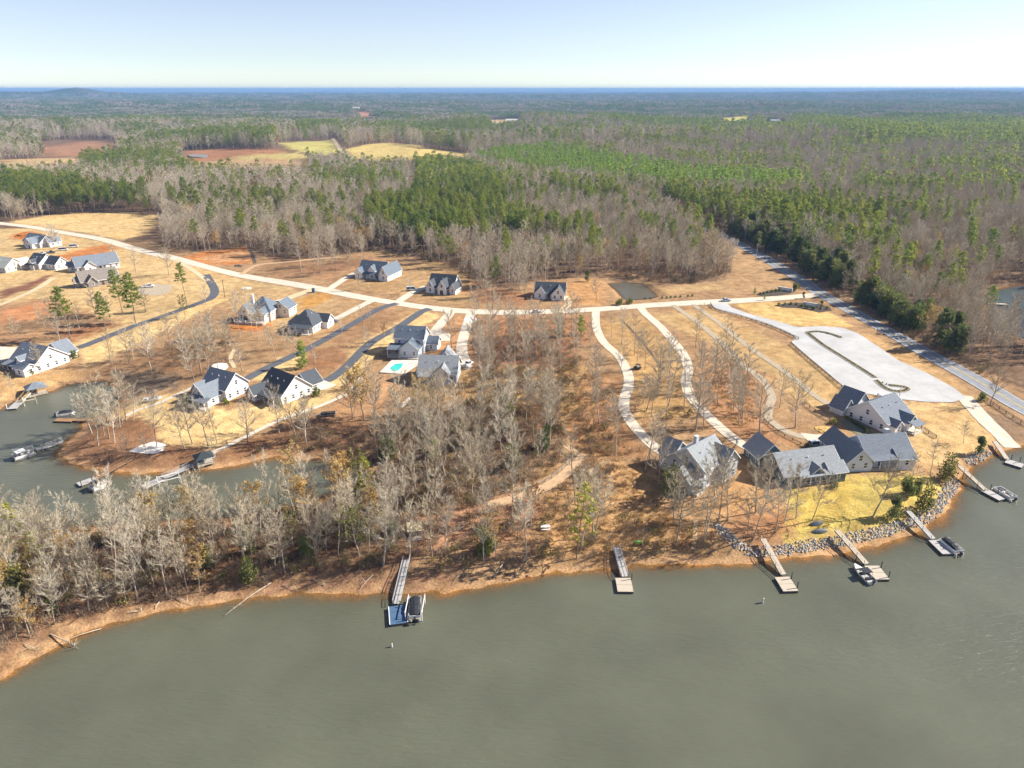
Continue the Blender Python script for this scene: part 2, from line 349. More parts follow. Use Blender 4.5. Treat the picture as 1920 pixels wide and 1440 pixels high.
paint([(788,582),(830,590),(740,640),(690,680),(640,725),(590,745),(590,720),(640,690),(660,660),(700,630),(740,610)], BSTRAW, 1.2, .9)
paint([(530,668),(570,660),(575,675),(530,700),(490,715),(470,712)], BSTRAW, 1.2, .9)
paint([(580,655),(640,650),(655,680),(600,705),(560,700)], (.27,.14,.065), 1.5, 1.5)
paint([(390,565),(430,560),(300,625),(160,690),(150,655),(250,618),(330,590)], BSTRAW, 1.5, 1)
paint([(150,700),(330,640),(430,650),(420,690),(350,722),(240,700),(170,712)], (.25,.145,.07), 2, 2)
paint([(0,700),(60,700),(130,690),(150,705),(80,735),(20,752),(0,760)], (.44,.27,.11), 2, 1.5)
paint([(215,770),(330,735),(420,770),(480,760),(600,745),(660,725),(640,745),(560,778),(480,808),(400,840),(300,838),(240,800)], BSTRAW, 1.2, 1)
paint([(120,840),(200,790),(260,780),(300,800),(320,830),(400,845),(470,825),(560,790),(640,775),(700,790),(700,860),(560,850),(470,860),(340,878),(200,882),(130,865)], (.24,.125,.06), 1.5, 1.5)
paint([(300,812),(380,795),(430,790),(420,815),(370,832),(310,832)], BSTRAW, 1, 1)
paint([(640,735),(700,690),(740,720),(760,760),(700,785),(600,785)], (.40,.22,.10), 2, 1.5)
paint([(215,765),(235,750),(330,728),(345,714),(300,698),(230,698),(180,706),(215,716),(230,735)], (.17,.12,.075), 2, 1.5)
paint([(480,870),(560,856),(640,866),(700,880),(700,830),(600,800),(560,812),(520,845)], (.17,.095,.05), 2, 2)
# middle
paint([(830,592),(880,592),(870,690),(820,680),(800,640)], (.42,.22,.09), 2, 1.2)
paint([(880,595),(1110,592),(1110,640),(1000,680),(880,690)], (.34,.17,.08), 3, 2)
paint([(890,640),(1050,620),(1080,680),(900,690)], (.22,.09,.05), 3, 3, .7)
paint([(860,690),(1100,690),(1170,740),(1090,800),(960,780),(850,760)], (.38,.24,.105), 3, 2)
paint([(690,770),(850,750),(1010,770),(1060,840),(960,900),(850,960),(740,940),(690,860)], (.27,.165,.085), 3, 3)
paint([(760,800),(860,790),(960,810),(980,850),(880,900),(780,900)], (.17,.105,.06), 4, 4, .8)
paint([(760,940),(900,940),(1000,930),(1060,960),(900,1030),(760,1040)], (.40,.21,.11), 3, 3)
paint([(1090,700),(1160,700),(1170,760),(1190,820),(1230,860),(1100,860),(1060,800)], (.33,.17,.07), 2, 2)
paint([(1030,930),(1130,870),(1230,870),(1240,960),(1340,990),(1330,1030),(1180,1040),(1000,1050)], (.42,.24,.095), 2, 2)
paint([(1120,600),(1200,592),(1280,660),(1280,720),(1310,780),(1200,790),(1190,720),(1160,660)], (.41,.25,.095), 2, 1.5)
paint([(1210,590),(1330,580),(1480,650),(1600,740),(1560,780),(1440,720),(1330,640)], (.43,.28,.115), 2, 1.5)
paint([(1300,690),(1440,700),(1440,800),(1500,830),(1420,840),(1320,780)], (.33,.17,.075), 2, 2)
paint([(1340,850),(1430,860),(1440,930),(1500,960),(1480,1010),(1360,1000),(1340,940)], (.42,.23,.09), 2, 1.5)
paint([(1380,960),(1480,960),(1480,1020),(1420,1025),(1350,985)], (.33,.17,.075), 2, 1.5)
paint([(1475,925),(1580,892),(1720,890),(1770,910),(1762,935),(1740,960),(1690,985),(1600,1003),(1480,1022),(1490,980)], GOLD, 2.5, 1.8)
paint([(1560,905),(1610,895),(1600,930),(1550,990),(1500,985),(1500,930)], (.50,.34,.06), 2, 1.5, .7)
paint([(1600,740),(1680,752),(1800,758),(1850,795),(1870,830),(1800,865),(1740,880),(1700,850),(1620,770)], (.50,.33,.14), 1.5, 1)
paint([(1560,700),(1590,735),(1700,800),(1720,830),(1600,760)], (.46,.30,.12), 1.5, 1, .7)
paint([(1370,568),(1450,566),(1540,575),(1580,600),(1600,614),(1540,612),(1480,610),(1420,592)], (.56,.37,.13), 1, .6)
paint([(1610,620),(1700,655),(1800,720),(1850,760),(1790,735),(1700,685),(1640,650)], (.44,.27,.11), 1, .8)
paint([(1640,640),(1660,645),(1690,670),(1660,655)], (.5,.3,.12), 1, .5)
paint([(1850,770),(1920,790),(1920,830),(1890,828),(1860,800)], (.22,.14,.08), 1.5, 1)
paint([(-80,1250),(0,1235),(140,1168),(280,1135),(420,1115),(560,1092),(650,1090),(760,1085),(800,1040),(740,940),(690,895),(600,942),(520,965),(330,985),(150,998),(-80,1018)], (.21,.115,.06), 2, 2)
paint([(420,1112),(560,1090),(760,1075),(860,1060),(860,1085),(760,1105),(560,1108),(440,1118)], (.26,.14,.075), 1.5, 1.5)
# shoreline: bare clay beach, ochre bottom under shallow water
jag = 0.5 * waves(gx, gy, 9, 5, 3) + 0.35 * waves(gx, gy, 3.5, 5, 4)
sj = S_ + jag
kb = ((1 - sst(.9, 2.4, sj)) * np.where((gx > -62) & (gx < -14) & (gy < 150), .4, 1.0) * np.clip(.75 + .35 * fj, .3, 1) * ((gy < 420) & ~((gx > 150) & (gy > 225))))[:, None]
zone[:, :3] = zone[:, :3] * (1 - kb) + np.array(BEACH) * kb
ku = (1 - sst(-1.2, 0.4, sj))[:, None]
zone[:, :3] = zone[:, :3] * (1 - ku) + np.array((.44, .20, .035)) * ku
# cove banks are darker mud
kc = ((1 - sst(2.0, 5.0, sj)) * (gx < -25) * (gy > 185))[:, None] * 0.55
zone[:, :3] = zone[:, :3] * (1 - kc) + np.array((.30, .17, .08)) * kc
# far countryside beyond the single trees: wood tops, mixed dark green and grey brown
far = gy > FARN - 800
fn = waves(gx, gy, 700, 8, 31) + 0.7 * waves(gx, gy, 260, 8, 32)
k = sst(-0.4, 0.5, fn)[:, None]
fc = np.array((.042, .070, .032)) * k + np.array((.12, .10, .078)) * (1 - k)
fc = fc * (0.75 + 0.5 * rng.random(len(gx)))[:, None]
zone[far, :3] = fc[far]
lum = zone[:, :3] @ np.array([.3, .6, .1]); zone[:, :3] = zone[:, :3] * .92 + (lum[:, None] * np.array([1.0, .97, .92])) * .08
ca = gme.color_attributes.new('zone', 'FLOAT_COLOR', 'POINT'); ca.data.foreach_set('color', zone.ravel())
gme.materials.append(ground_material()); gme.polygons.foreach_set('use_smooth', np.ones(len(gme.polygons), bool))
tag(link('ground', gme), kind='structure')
# ------------------------------------------------------------ water
def water_sheet(name, x0, x1, y0, y1, st, m, level=0.0, poly=None):
    X, Y = np.meshgrid(np.arange(x0, x1 + st, st), np.arange(y0, y1 + st, st)); X, Y = X.ravel(), Y.ravel()
    d = np.clip(level - G(X, Y), 0, 5).astype(np.float32)
    a = int(round((x1 - x0) / st)) + 1; b = len(X) // a
    I = np.arange(len(X)).reshape(b, a); q = np.stack([I[:-1, :-1], I[:-1, 1:], I[1:, 1:], I[1:, :-1]], -1).reshape(-1, 4)
    q = q[(d[q].max(1) > 0)]
    us, inv = np.unique(q, return_inverse=True)
    me = fastmesh(name, np.stack([X, Y, np.full(len(X), level)], 1)[us], inv.reshape(-1, 4))
    at = me.attributes.new('depth', 'FLOAT', 'POINT'); at.data.foreach_set('value', d[us]); me.materials.append(m)
    me.polygons.foreach_set('use_smooth', np.ones(len(me.polygons), bool))
    return tag(link(name, me), kind='structure')
WM = water_material('lake_water', (.106, .111, .078))
water_sheet('lake_water', -330, 330, 66, 262, 1.5, WM)
far_w = MB(); far_w.add([(-900, -1500, -.02), (900, -1500, -.02), (900, 66, -.02), (-900, 66, -.02)], [(0, 1, 2, 3)])
far_w.add([(-900, 66.01, -.02), (-330, 66.01, -.02), (-330, 240, -.02), (-900, 240, -.02)], [(0, 1, 2, 3)]); far_w.add([(330, 66.01, -.02), (900, 66.01, -.02), (900, 165, -.02), (330, 165, -.02)], [(0, 1, 2, 3)])
tag(far_w.build('lake_water', water_material('open_water', (.106, .111, .078), False)), kind='structure')
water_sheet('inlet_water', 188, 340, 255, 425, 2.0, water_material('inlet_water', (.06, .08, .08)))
water_sheet('pond_water', 20, 110, 300, 380, 1.5, water_material('pond_water', (.125, .115, .085), rip=.5), POND_Z)
def flat_poly(name, px, m, dz, kind='structure', zoff=None):
    pts = [P(*p) for p in px]; zz = sum(p[2] for p in pts) / len(pts) + dz if zoff is None else zoff
    mb = MB(); mb.add([(x, y, zz) for x, y, z in pts], [tuple(range(len(pts)))])
    return tag(mb.build(name, m), kind=kind)
flat_poly('field_pond_water', [(352,291),(372,289),(396,289),(400,293),(385,296),(356,295)], water_material('far_pond', (.28, .27, .25), False, .3), .3)
flat_poly('far_lake_water', [(462,197),(480,195.5),(545,195.5),(548,198),(500,199.5),(465,199)], water_material('far_lake', (.10, .16, .24), False, .3), 16)
# ------------------------------------------------------------ roads, drives, paths
ROADS = []      # (Nx2 points, half width) kept clear of trees
def spline(pts, step=1.5):
    P_ = np.array(pts, float); P_ = np.vstack([2 * P_[0] - P_[1], P_, 2 * P_[-1] - P_[-2]]); out = []
    for i in range(1, len(P_) - 2):
        a, b, c, d = P_[i - 1:i + 3]; n = max(2, int(np.linalg.norm(c - b) / step))
        for k in range(n):
            t = k / n; out.append(.5 * ((2 * b) + (-a + c) * t + (2 * a - 5 * b + 4 * c - d) * t * t + (-a + 3 * b - 3 * c + d) * t ** 3))
    out.append(P_[-2]); return np.array(out)
def ribbon(name, px, wid, m, dz=.06, label=None, world=False, jag=0.0):
    c = spline(px if world else PXY(px)); d = np.gradient(c, axis=0); d /= np.linalg.norm(d, axis=1)[:, None] + 1e-9
    n = np.stack([-d[:, 1], d[:, 0]], 1); ROADS.append((c, wid / 2)); ws = np.linspace(-.5, .5, 5)
    wv = wid * (1 + (jag + .05) * (rng.random(len(c)) - .5))
    V = np.concatenate([c + n * (wv * k)[:, None] for k in ws]); z = GI(V[:, 0], V[:, 1]) + dz
    L = len(c); I = np.arange(5 * L).reshape(5, L); q = np.stack([I[:-1, :-1], I[:-1, 1:], I[1:, 1:], I[1:, :-1]], -1).reshape(-1, 4)
    me = fastmesh(name, np.stack([V[:, 0], V[:, 1], z], 1), q); me.materials.append(m)
    o = tag(link(name, me), kind='structure')
    if label: o['label'] = label
    return o
CONC = mat('concrete', (.58, .51, .41), .9, .14, .35, spec=.1); CONC2 = mat('pale_gravel', (.44, .44, .435), .95, .18, .13, spec=.1)
ASPH = mat('highway_asphalt', (.25, .26, .28), .85, .2, .5, spec=.15); BLACK = mat('black_asphalt', (.10, .105, .12), .85, .25, .6, spec=.15)
GRAV = mat('grey_gravel', (.39, .325, .24), .95, .22, 1.0, spec=.1); DIRT = mat('dirt_track', (.48, .33, .20), .95, .2, .8, spec=.08); DUST = mat('tan_dirt', (.58, .45, .29), .95, .15, .6, spec=.08)
MAIN = [(-60,413),(0,419),(60,426),(130,438),(200,451),(270,471),(330,485),(400,504),(450,516),(520,528),(600,542),(680,558),(760,571),(820,579),(880,584),(960,586),(1040,584),(1120,580),(1200,574),(1280,569),(1340,566),(1400,563),(1450,560),(1500,556),(1545,552)]
ribbon('road', MAIN, 7.4, CONC, .08, 'pale concrete subdivision road curving across the lots')
ribbon('road', [(1985,800),(1925,769),(1880,743),(1840,719),(1790,691),(1740,664),(1700,641),(1650,613),(1600,585),(1550,557),(1510,531),(1470,506),(1430,481),(1390,460),(1350,440),(1312,423),(1285,411),(1240,395)], 8.2, ASPH, .12, 'grey asphalt highway along the woods on the right')
hw = ROADS[-1][0]
LINEW = mat('road_paint_white', (.75, .75, .72), .7, .15, 3); LINEY = mat('road_paint_yellow', (.72, .52, .10), .7, .15, 3)
for off, m in ((-3.6, LINEW), (3.6, LINEW), (.12, LINEY), (-.12, LINEY)):
    d = np.gradient(hw, axis=0); d /= np.linalg.norm(d, axis=1)[:, None]; ribbon('road_marking', (hw + np.stack([-d[:, 1], d[:, 0]], 1) * off)[::4], .16, m, .15, world=True); ROADS.pop()
for px, wd, m in [([(1117,583),(1117,600),(1119,617),(1132,642),(1160,668),(1177,700),(1178,725),(1170,750),(1173,775),(1200,812),(1236,845),(1262,858)], 3.6, CONC),
 ([(1200,576),(1212,590),(1245,620),(1278,660),(1290,690),(1286,715),(1296,745),(1322,775),(1360,810),(1400,838),(1440,852)], 3.8, CONC),
 ([(1262,572),(1311,607),(1357,646),(1389,681),(1418,703),(1437,722),(1447,745),(1441,768),(1442,786),(1467,805),(1500,818),(1538,823)], 2.8, GRAV),
 ([(1300,571),(1345,603),(1390,640),(1438,674),(1488,709),(1523,738),(1559,762),(1588,778)], 2.5, GRAV),
 ([(386,515),(398,534),(403,546),(399,556),(388,563),(350,577),(300,595),(250,612),(200,632),(148,652)], 4.2, BLACK),
 ([(745,569),(722,575),(700,585),(662,607),(625,628),(590,647),(550,667),(507,687),(462,711)], 4.0, BLACK),
 ([(806,579),(790,585),(750,612),(700,640),(672,665),(650,688),(625,707),(600,719)], 4.2, BLACK),
 ([(700,563),(663,581),(628,599)], 4.0, CONC), ([(592,541),(560,552),(535,562),(520,571)], 5.0, DUST),
 ([(615,544),(640,527),(668,512),(690,512)], 4.2, CONC), ([(745,567),(768,552),(800,537)], 4.4, CONC),
 ([(846,582),(840,592),(826,608),(815,624),(826,631),(845,632)], 4.6, CONC), ([(884,586),(879,600),(871,625),(866,648),(868,668),(876,684)], 4.4, CONC),
 ([(1052,583),(1066,570),(1060,555)], 3.6, DUST),
 ([(1806,742),(1830,770),(1856,797),(1880,820),(1900,840)], 5.5, CONC), ([(-40,585),(0,572),(60,546),(100,521)], 3.0, DUST),
 ([(330,486),(380,520),(400,530)], 3.0, DUST)]:
    ribbon('driveway', px, wd, m, .10)
for px, wd, m in [([(676,706),(672,718),(650,738),(620,753),(587,766),(525,788),(462,818),(415,842),(392,850)], 1.7, CONC), ([(368,724),(330,741),(300,755),(262,768),(236,780)], 1.9, CONC),
 ([(915,948),(970,933),(1020,915),(1058,890),(1085,862),(1097,853)], 3.0, DIRT), ([(1088,858),(1075,845),(1060,835)], 2.2, DIRT), ([(771,745),(758,757),(752,764)], 1.6, CONC),
 ([(452,515),(480,498),(520,493),(560,489),(640,482)], 3.0, DIRT), ([(1304,975),(1303,1000),(1300,1030)], 1.0, DIRT), ([(440,655),(432,672),(440,690)], 1.5, DUST)]:
    ribbon('path', px, wd, m, .09, jag=.12)
ribbon('dirt_road', [(624,260),(632,272),(640,285),(655,297),(662,306)], 7, DUST, .3); ribbon('drainage_ditch', [(1168,603),(1185,620),(1215,655),(1245,695)], 1.0, mat('wet_ditch', (.10, .075, .055), .9), .07)
ribbon('drainage_ditch', [(466,458),(472,475),(478,494)], 2.0, MATS['wet_ditch'], .07)
def area(name, px, m, dz, label=None):
    """level-draped paved area: triangulated fan on a fine grid clipped to the outline"""
    poly = PXY(px); a = np.array(poly); st = 1.5
    X, Y = np.meshgrid(np.arange(a[:, 0].min(), a[:, 0].max() + st, st), np.arange(a[:, 1].min(), a[:, 1].max() + st, st))
    sh = X.shape; X, Y = X.ravel(), Y.ravel(); d = sdist(poly, X, Y)
    # pull the outer ring of grid points onto the outline
    P_ = a; Q = np.roll(P_, -1, 0); bx, by, bd = X.copy(), Y.copy(), np.full(X.shape, 1e9)
    for (ax, ay), (cx, cy) in zip(P_, Q):
        ex, ey = cx - ax, cy - ay; t = np.clip(((X - ax) * ex + (Y - ay) * ey) / (ex * ex + ey * ey + 1e-9), 0, 1); qx, qy = ax + t * ex, ay + t * ey
        dd = (X - qx) ** 2 + (Y - qy) ** 2; mm = dd < bd; bx[mm], by[mm], bd[mm] = qx[mm], qy[mm], dd[mm]
    out = d > 0; X2, Y2 = np.where(out, bx, X), np.where(out, by, Y)
    I = np.arange(len(X)).reshape(sh); q = np.stack([I[:-1, :-1], I[:-1, 1:], I[1:, 1:], I[1:, :-1]], -1).reshape(-1, 4); q = q[(~out)[q].any(1)]
    us, inv = np.unique(q, return_inverse=True); z = GI(X2[us], Y2[us]) + dz
    me = fastmesh(name, np.stack([X2[us], Y2[us], z], 1), inv.reshape(-1, 4)); me.materials.append(m)
    ROADS.append((np.stack([X[~out], Y[~out]], 1)[::3], 2.0)); o = tag(link(name, me), kind='structure')
    if label: o['label'] = label
    return o
LOT_PX = [(1334,570),(1340,579),(1382,590),(1424,603),(1459,616),(1494,633),(1484,642),(1520,674),(1559,706),(1587,729),(1622,738),(1679,748),(1736,754),(1785,755),(1812,747),(1792,730),(1736,699),(1686,677),(1651,653),(1608,625),(1580,615),(1541,612),(1495,614),(1452,601),(1406,589),(1372,577),(1362,568)]
area('parking_lot', LOT_PX, CONC2, .14, 'pale grey parking lot by the boat ramp')
PATIO = mat('white_patio', (.72, .68, .62), .85, .08, 1.0)
KERB = mat('kerb_concrete', (.50, .49, .46), .9, .1, 2); IBED = mat('island_bed', (.16, .13, .08), .95, .3, 1.5)
for px in ([(1513,624),(1540,645),(1570,664),(1605,686),(1641,709)], [(1513,624),(1535,622),(1555,626),(1578,634)], [(1643,714),(1655,725),(1668,732),(1684,735),(1700,732),(1700,728),(1688,725),(1668,723)]):
    ribbon('kerb', px, 2.3, KERB, .26); ribbon('garden_bed', px, 1.8, IBED, .31)
area('patio', [(241,847),(262,836),(282,830),(292,828),(311,834),(306,845),(290,852),(262,850)], PATIO, .10)
area('patio', [(395,690),(398,684),(412,680),(425,682),(429,688),(422,695),(408,697)], PATIO, .10)
area('patio', [(255,540),(275,532),(325,535),(318,548),(300,554),(265,553)], GRAV, .10)
area('patio', [(870,597),(880,594),(893,597),(896,602),(884,606),(872,603)], PATIO, .12); area('patio', [(866,680),(872,675),(884,678),(887,688),(878,694),(868,692)], CONC, .13)
area('patio', [(580,716),(600,711),(632,722),(612,731),(590,733)], CONC, .13)
area('patio', [(1500,812),(1535,816),(1560,812),(1578,815),(1560,830),(1520,832)], CONC, .13); area('patio', [(1455,852),(1470,848),(1488,857),(1478,868),(1460,862)], CONC, .13)
area('patio', [(812,622),(822,618),(846,628),(846,640),(826,640)], CONC, .13)
area('patio', [(0,650),(30,652),(38,658),(20,672),(0,680)], CONC, .13)
area('garden_bed', [(1417,552),(1440,545),(1485,540),(1490,548),(1465,554),(1430,556)], mat('mulch_bed', (.07, .05, .04), .95, .3, 1), .10)
area('garden_bed', [(1452,573),(1480,568),(1530,569),(1555,575),(1560,583),(1535,586),(1500,578),(1470,577)], MATS['mulch_bed'], .10)
area('garden_bed', [(1575,790),(1600,782),(1625,800),(1640,815),(1620,822),(1590,805)], mat('dark_lawn', (.17, .17, .11), .95, .2, 1), .09)
# ------------------------------------------------------------ trees: one form of each kind, built from trunk, limbs, twigs, leaves or needles
def rv(r): return r.uniform(-1, 1)
def nrm(v): v = np.array(v, float); return v / (np.linalg.norm(v) + 1e-9)
def bare_tree(seed, H=17, cs=.35, spread=3.6, limbs=13, nb=9, ntw=12, tr=.16, twr=.021, leaves=0, lsize=.32, up=.6):
    r = random.Random(seed); T = MB(); C = MB(); LV = MB()
    n = 7; pts = []; x = y = 0.0
    for i in range(n + 1):
        pts.append(np.array([x, y, H * .93 * i / n - (.4 if i == 0 else 0)])); x += rv(r) * .22; y += rv(r) * .22
    rad = lambda t: tr * (1 - t) ** .8 + .02
    for i in range(n): T.tube(pts[i], pts[i + 1], rad(i / n), rad((i + 1) / n), 6)
    def twigs(p, d, L, k):
        for _ in range(k):
            dd = nrm(d + np.array([rv(r), rv(r), rv(r) * .6 + .25]) * .85); q = p + dd * L * r.uniform(.6, 1.25)
            C.tube(p, q, twr, 0, 3)
            if leaves and r.random() < leaves:
                for _k in range(3):
                    c = p + dd * L * r.uniform(.3, 1.1) + np.array([rv(r), rv(r), rv(r)]) * .35; leaf(LV, r, c, lsize)
    az = r.uniform(0, 6.28)
    for k in range(limbs):
        t = cs + (1 - cs) * (k + r.random() * .7) / limbs; az += 2.4 + rv(r) * .5
        i = min(n - 1, int(t * n)); f = t * n - i; p = pts[i] * (1 - f) + pts[i + 1] * f
        rel = (t - cs) / (1 - cs); L = spread * (1.0 - .42 * rel) * r.uniform(.75, 1.2)
        e = up * (.65 + .55 * rel) + rv(r) * .12
        d = np.array([math.cos(az) * math.cos(e), math.sin(az) * math.cos(e), math.sin(e)])
        rr = max(.03, rad(t) * .62); q = p; segs = 3
        for s in range(segs):
            d = nrm(d + np.array([rv(r) * .22, rv(r) * .22, .16 + rv(r) * .15])); q2 = q + d * L / segs
            T.tube(q, q2, rr * (1 - s / segs * .75), rr * (1 - (s + 1) / segs * .75), 4)
            for b in range(max(1, nb // segs)):
                o = q + (q2 - q) * r.random(); bd = nrm(d + np.array([rv(r), rv(r), rv(r) * .5 + .35]) * .9); bl = L * r.uniform(.28, .5) * (1.1 - .3 * s / segs)
                m_ = o + bd * bl * .55; e_ = m_ + nrm(bd + np.array([rv(r), rv(r), rv(r) + .3]) * .4) * bl * .5
                C.tube(o, m_, rr * .38 + twr * .5, twr * 1.25, 3); C.tube(m_, e_, twr * 1.25, twr * .6, 3)
                twigs(o + (m_ - o) * .6, bd, bl * .62, ntw // 3); twigs(m_, bd, bl * .66, ntw // 3 + 1); twigs(e_, bd, bl * .55, ntw // 3)
            q = q2
        twigs(q, d, L * .3, 3)
    return T, C, LV
def leaf(M, r, c, s):
    a = nrm([rv(r), rv(r), rv(r)]); b = nrm(np.cross(a, [rv(r), rv(r), rv(r)])); s = s * r.uniform(.6, 1.3)
    M.add([c - a * s, c + b * s * .6, c + a * s, c - b * s * .6], [(0, 1, 2, 3)])
def tuft(M, r, c, s, n, flat=.6):
    for _ in range(n):
        d = nrm([rv(r), rv(r), rv(r) * flat + .35]); sd = nrm(np.cross(d, [rv(r), rv(r), rv(r)])) * s * .20
        q = c + d * s * r.uniform(.7, 1.3); M.add([c - sd * .6, c + sd * .6, q + sd, q - sd], [(0, 1, 2, 3)])
def pine_tree(seed, H=22, cs=.5, spread=3.4, whorls=13, per=5, tn=9, ts=.75, tr=.19, dense=3, cone=.55):
    r = random.Random(seed); T = MB(); C = MB()
    n = 6; pts = [np.array([rv(r) * .12 * i, rv(r) * .12 * i, H * .97 * i / n - (.4 if i == 0 else 0)]) for i in range(n + 1)]
    for i in range(n): T.tube(pts[i], pts[i + 1], tr * (1 - i / n * .85), tr * (1 - (i + 1) / n * .85), 6)
    az = r.uniform(0, 6.28)
    for k in range(whorls):
        rel = (k + .3 * rv(r)) / max(1, whorls - 1); rel = min(1, max(0, rel)); t = cs + (1 - cs) * rel * .97
        i = min(n - 1, int(t * n)); f = t * n - i; p = pts[i] * (1 - f) + pts[i + 1] * f
        prof = (1 - rel) ** cone * (.55 + .45 * min(1, rel * 4 + .35)); az += .9
        for j in range(per):
            if r.random() < .16: continue
            a = az + 6.283 * j / per + rv(r) * .45; L = spread * prof * r.uniform(.6, 1.2) + .35; e = .12 + .5 * rel + rv(r) * .15
            d = np.array([math.cos(a) * math.cos(e), math.sin(a) * math.cos(e), math.sin(e)]); q = p + d * L
            T.tube(p, q, .045 * (1.2 - rel), .012, 3)
            m = max(1, round(dense * L / spread + .6))
            for s in range(m):
                c = p + d * L * (1 - .62 * s / max(1, m)) + np.array([rv(r), rv(r), rv(r) * .4]) * .35; tuft(C, r, c, ts * r.uniform(.8, 1.25), max(5, tn - 2))
    tuft(C, r, pts[-1], ts, tn)
    return T, C
def bushy(seed, H=5, rx=2.0, n=700, ls=.22, stem=True, shell=.55, lobes=16, egg=0.0):
    r = random.Random(seed); T = MB(); C = MB(); lob = []
    for k in range(lobes):
        a = r.uniform(0, 6.28); t = r.uniform(.12, .88); q = rx * r.uniform(.1, .6) * (1 - egg * t); lob.append((np.array([math.cos(a) * q, math.sin(a) * q, H * t]), rx * r.uniform(.4, .7) * (1 - egg * t * .8)))
    T.tube((0, 0, -.3), (rv(r) * .2, rv(r) * .2, H * .6), .05 + H * .012, .03, 5)
    for k in range(5):
        c, q = lob[k % lobes]; T.tube((0, 0, H * .2), c, .04, .015, 3)
    for _ in range(n):
        c, q = r.choice(lob); d = nrm([rv(r), rv(r), rv(r)]); pos = c + d * q * (shell + (1 - shell) * r.random()) * np.array([1, 1, 1.1])
        if pos[2] < .05: pos[2] = .05 + r.random() * .3
        leaf(C, r, pos, ls)
    return T, C
def brush(seed, H=1.6, n=40, tw=.018, leaves=0):
    r = random.Random(seed); C = MB(); LV = MB()
    for _ in range(n):
        b = np.array([rv(r) * .6, rv(r) * .6, -.05]); d = nrm([rv(r) * .7, rv(r) * .7, 1]); L = H * r.uniform(.5, 1.15); q = b + d * L; C.tube(b, q, tw, tw * .4, 3)
        for _k in range(3):
            o = b + d * L * r.uniform(.4, .95); dd = nrm(d + np.array([rv(r), rv(r), rv(r)]) * .8); C.tube(o, o + dd * L * .4, tw * .7, 0, 3)
            if leaves and r.random() < leaves: leaf(LV, r, o + dd * L * .3, .16)
    return C, LV
def grass_tuft(seed, H=.7, n=26, wd=.035):
    r = random.Random(seed); C = MB()
    for _ in range(n):
        b = np.array([rv(r) * .45, rv(r) * .45, -.03]); d = nrm([rv(r) * .6, rv(r) * .6, 1]); s = nrm(np.cross(d, [rv(r), rv(r), .1])) * wd; q = b + d * H * r.uniform(.6, 1.2)
        C.add([b - s, b + s, q], [(0, 1, 2)])
    return C
BARK = leafmat('grey_bark', [(.33, .265, .20), (.50, .42, .34), (.24, .19, .14), (.58, .51, .42), (.32, .25, .18), (.44, .37, .29)], 0, .9)
TWIG = leafmat('bare_twigs', [(.45, .385, .28), (.57, .50, .385), (.37, .305, .205), (.59, .53, .42), (.51, .42, .285), (.47, .41, .31)], 0, .9)
PBARK = leafmat('pine_bark', [(.21, .145, .10), (.27, .20, .15), (.18, .13, .10)], 0, .9)
NEED = leafmat('pine_needles', [(.23, .29, .05), (.31, .34, .06), (.18, .25, .055), (.36, .37, .075)], .6)
NEEDY = leafmat('young_needles', [(.23, .33, .055), (.30, .39, .07)], .58)
NEEDL = leafmat('yellow_green_needles', [(.36, .36, .055), (.40, .37, .07)], .3)
GOLDL = leafmat('golden_leaves', [(.56, .35, .11), (.58, .40, .16), (.52, .37, .12)], .4)
RUSTL = leafmat('rust_leaves', [(.30, .15, .055), (.36, .20, .08), (.27, .14, .06)], .3)
EVERG = leafmat('evergreen_leaves', [(.12, .16, .045), (.19, .22, .06), (.25, .26, .08), (.09, .13, .045)], .45)
OLIVE = leafmat('olive_leaves', [(.20, .19, .045), (.15, .16, .04)], .25)
YBUSH = leafmat('yellow_shrub_leaves', [(.36, .32, .05), (.22, .24, .05)], .25)
BRUSHM = leafmat('brown_brush', [(.30, .21, .135), (.40, .30, .20), (.24, .165, .11)], 0, .95)
DRYG = leafmat('dry_grass', [(.46, .32, .14), (.38, .24, .10), (.40, .30, .12)], .2, .95)
# forms (mesh data shared by every copy)
FORMS = {}
def form(kind, T, C, tm, cm, LV=None, lm=None):
    d = {'trunk': T.mesh('trunk', tm, True), 'crown': C.mesh('crown', cm)}
    if LV is not None and LV.f: d['leaves'] = LV.mesh('leaves', lm)
    J = MB(); mats = [tm, cm] + ([lm] if 'leaves' in d else []); J.add(T.v, T.f); J.m = 1; J.add(C.v, C.f)
    if 'leaves' in d: J.m = 2; J.add(LV.v, LV.f)
    d['joined'] = J.mesh(kind + '_form', mats); FORMS.setdefault(kind, []).append(d)
    d['h'] = max(v[2] for v in C.v)
for k, (H, cs, sp, lb) in enumerate([(a_, b_ * .9, c_ * 1.3, d_ + 2) for a_, b_, c_, d_ in [(19, .42, 3.4, 13), (17, .34, 3.9, 13), (21, .5, 3.1, 12), (15, .28, 3.6, 13), (18, .38, 4.3, 14), (20, .55, 2.7, 11), (13, .25, 3.0, 12), (16, .45, 3.2, 12)]]):
    T, C, LV = bare_tree(40 + k, H, cs, sp, lb); form('bare', T, C, BARK, TWIG)
for k, (H, cs, sp) in enumerate([(17, .28, 5.6), (19, .33, 6.2)]):
    T, C, LV = bare_tree(70 + k, H, cs, sp, 15, 12, 11, .26, up=.6); form('wide', T, C, BARK, TWIG)
for k, (m, H, lf) in enumerate([(GOLDL, 16, .55), (RUSTL, 14, .5), (OLIVE, 14, .6), (GOLDL, 12, .8)]):
    T, C, LV = bare_tree(80 + k, H, .3, 3.9, 13, 7, 8, leaves=lf, lsize=.22); form('leafy', T, C, BARK, TWIG, LV, m)
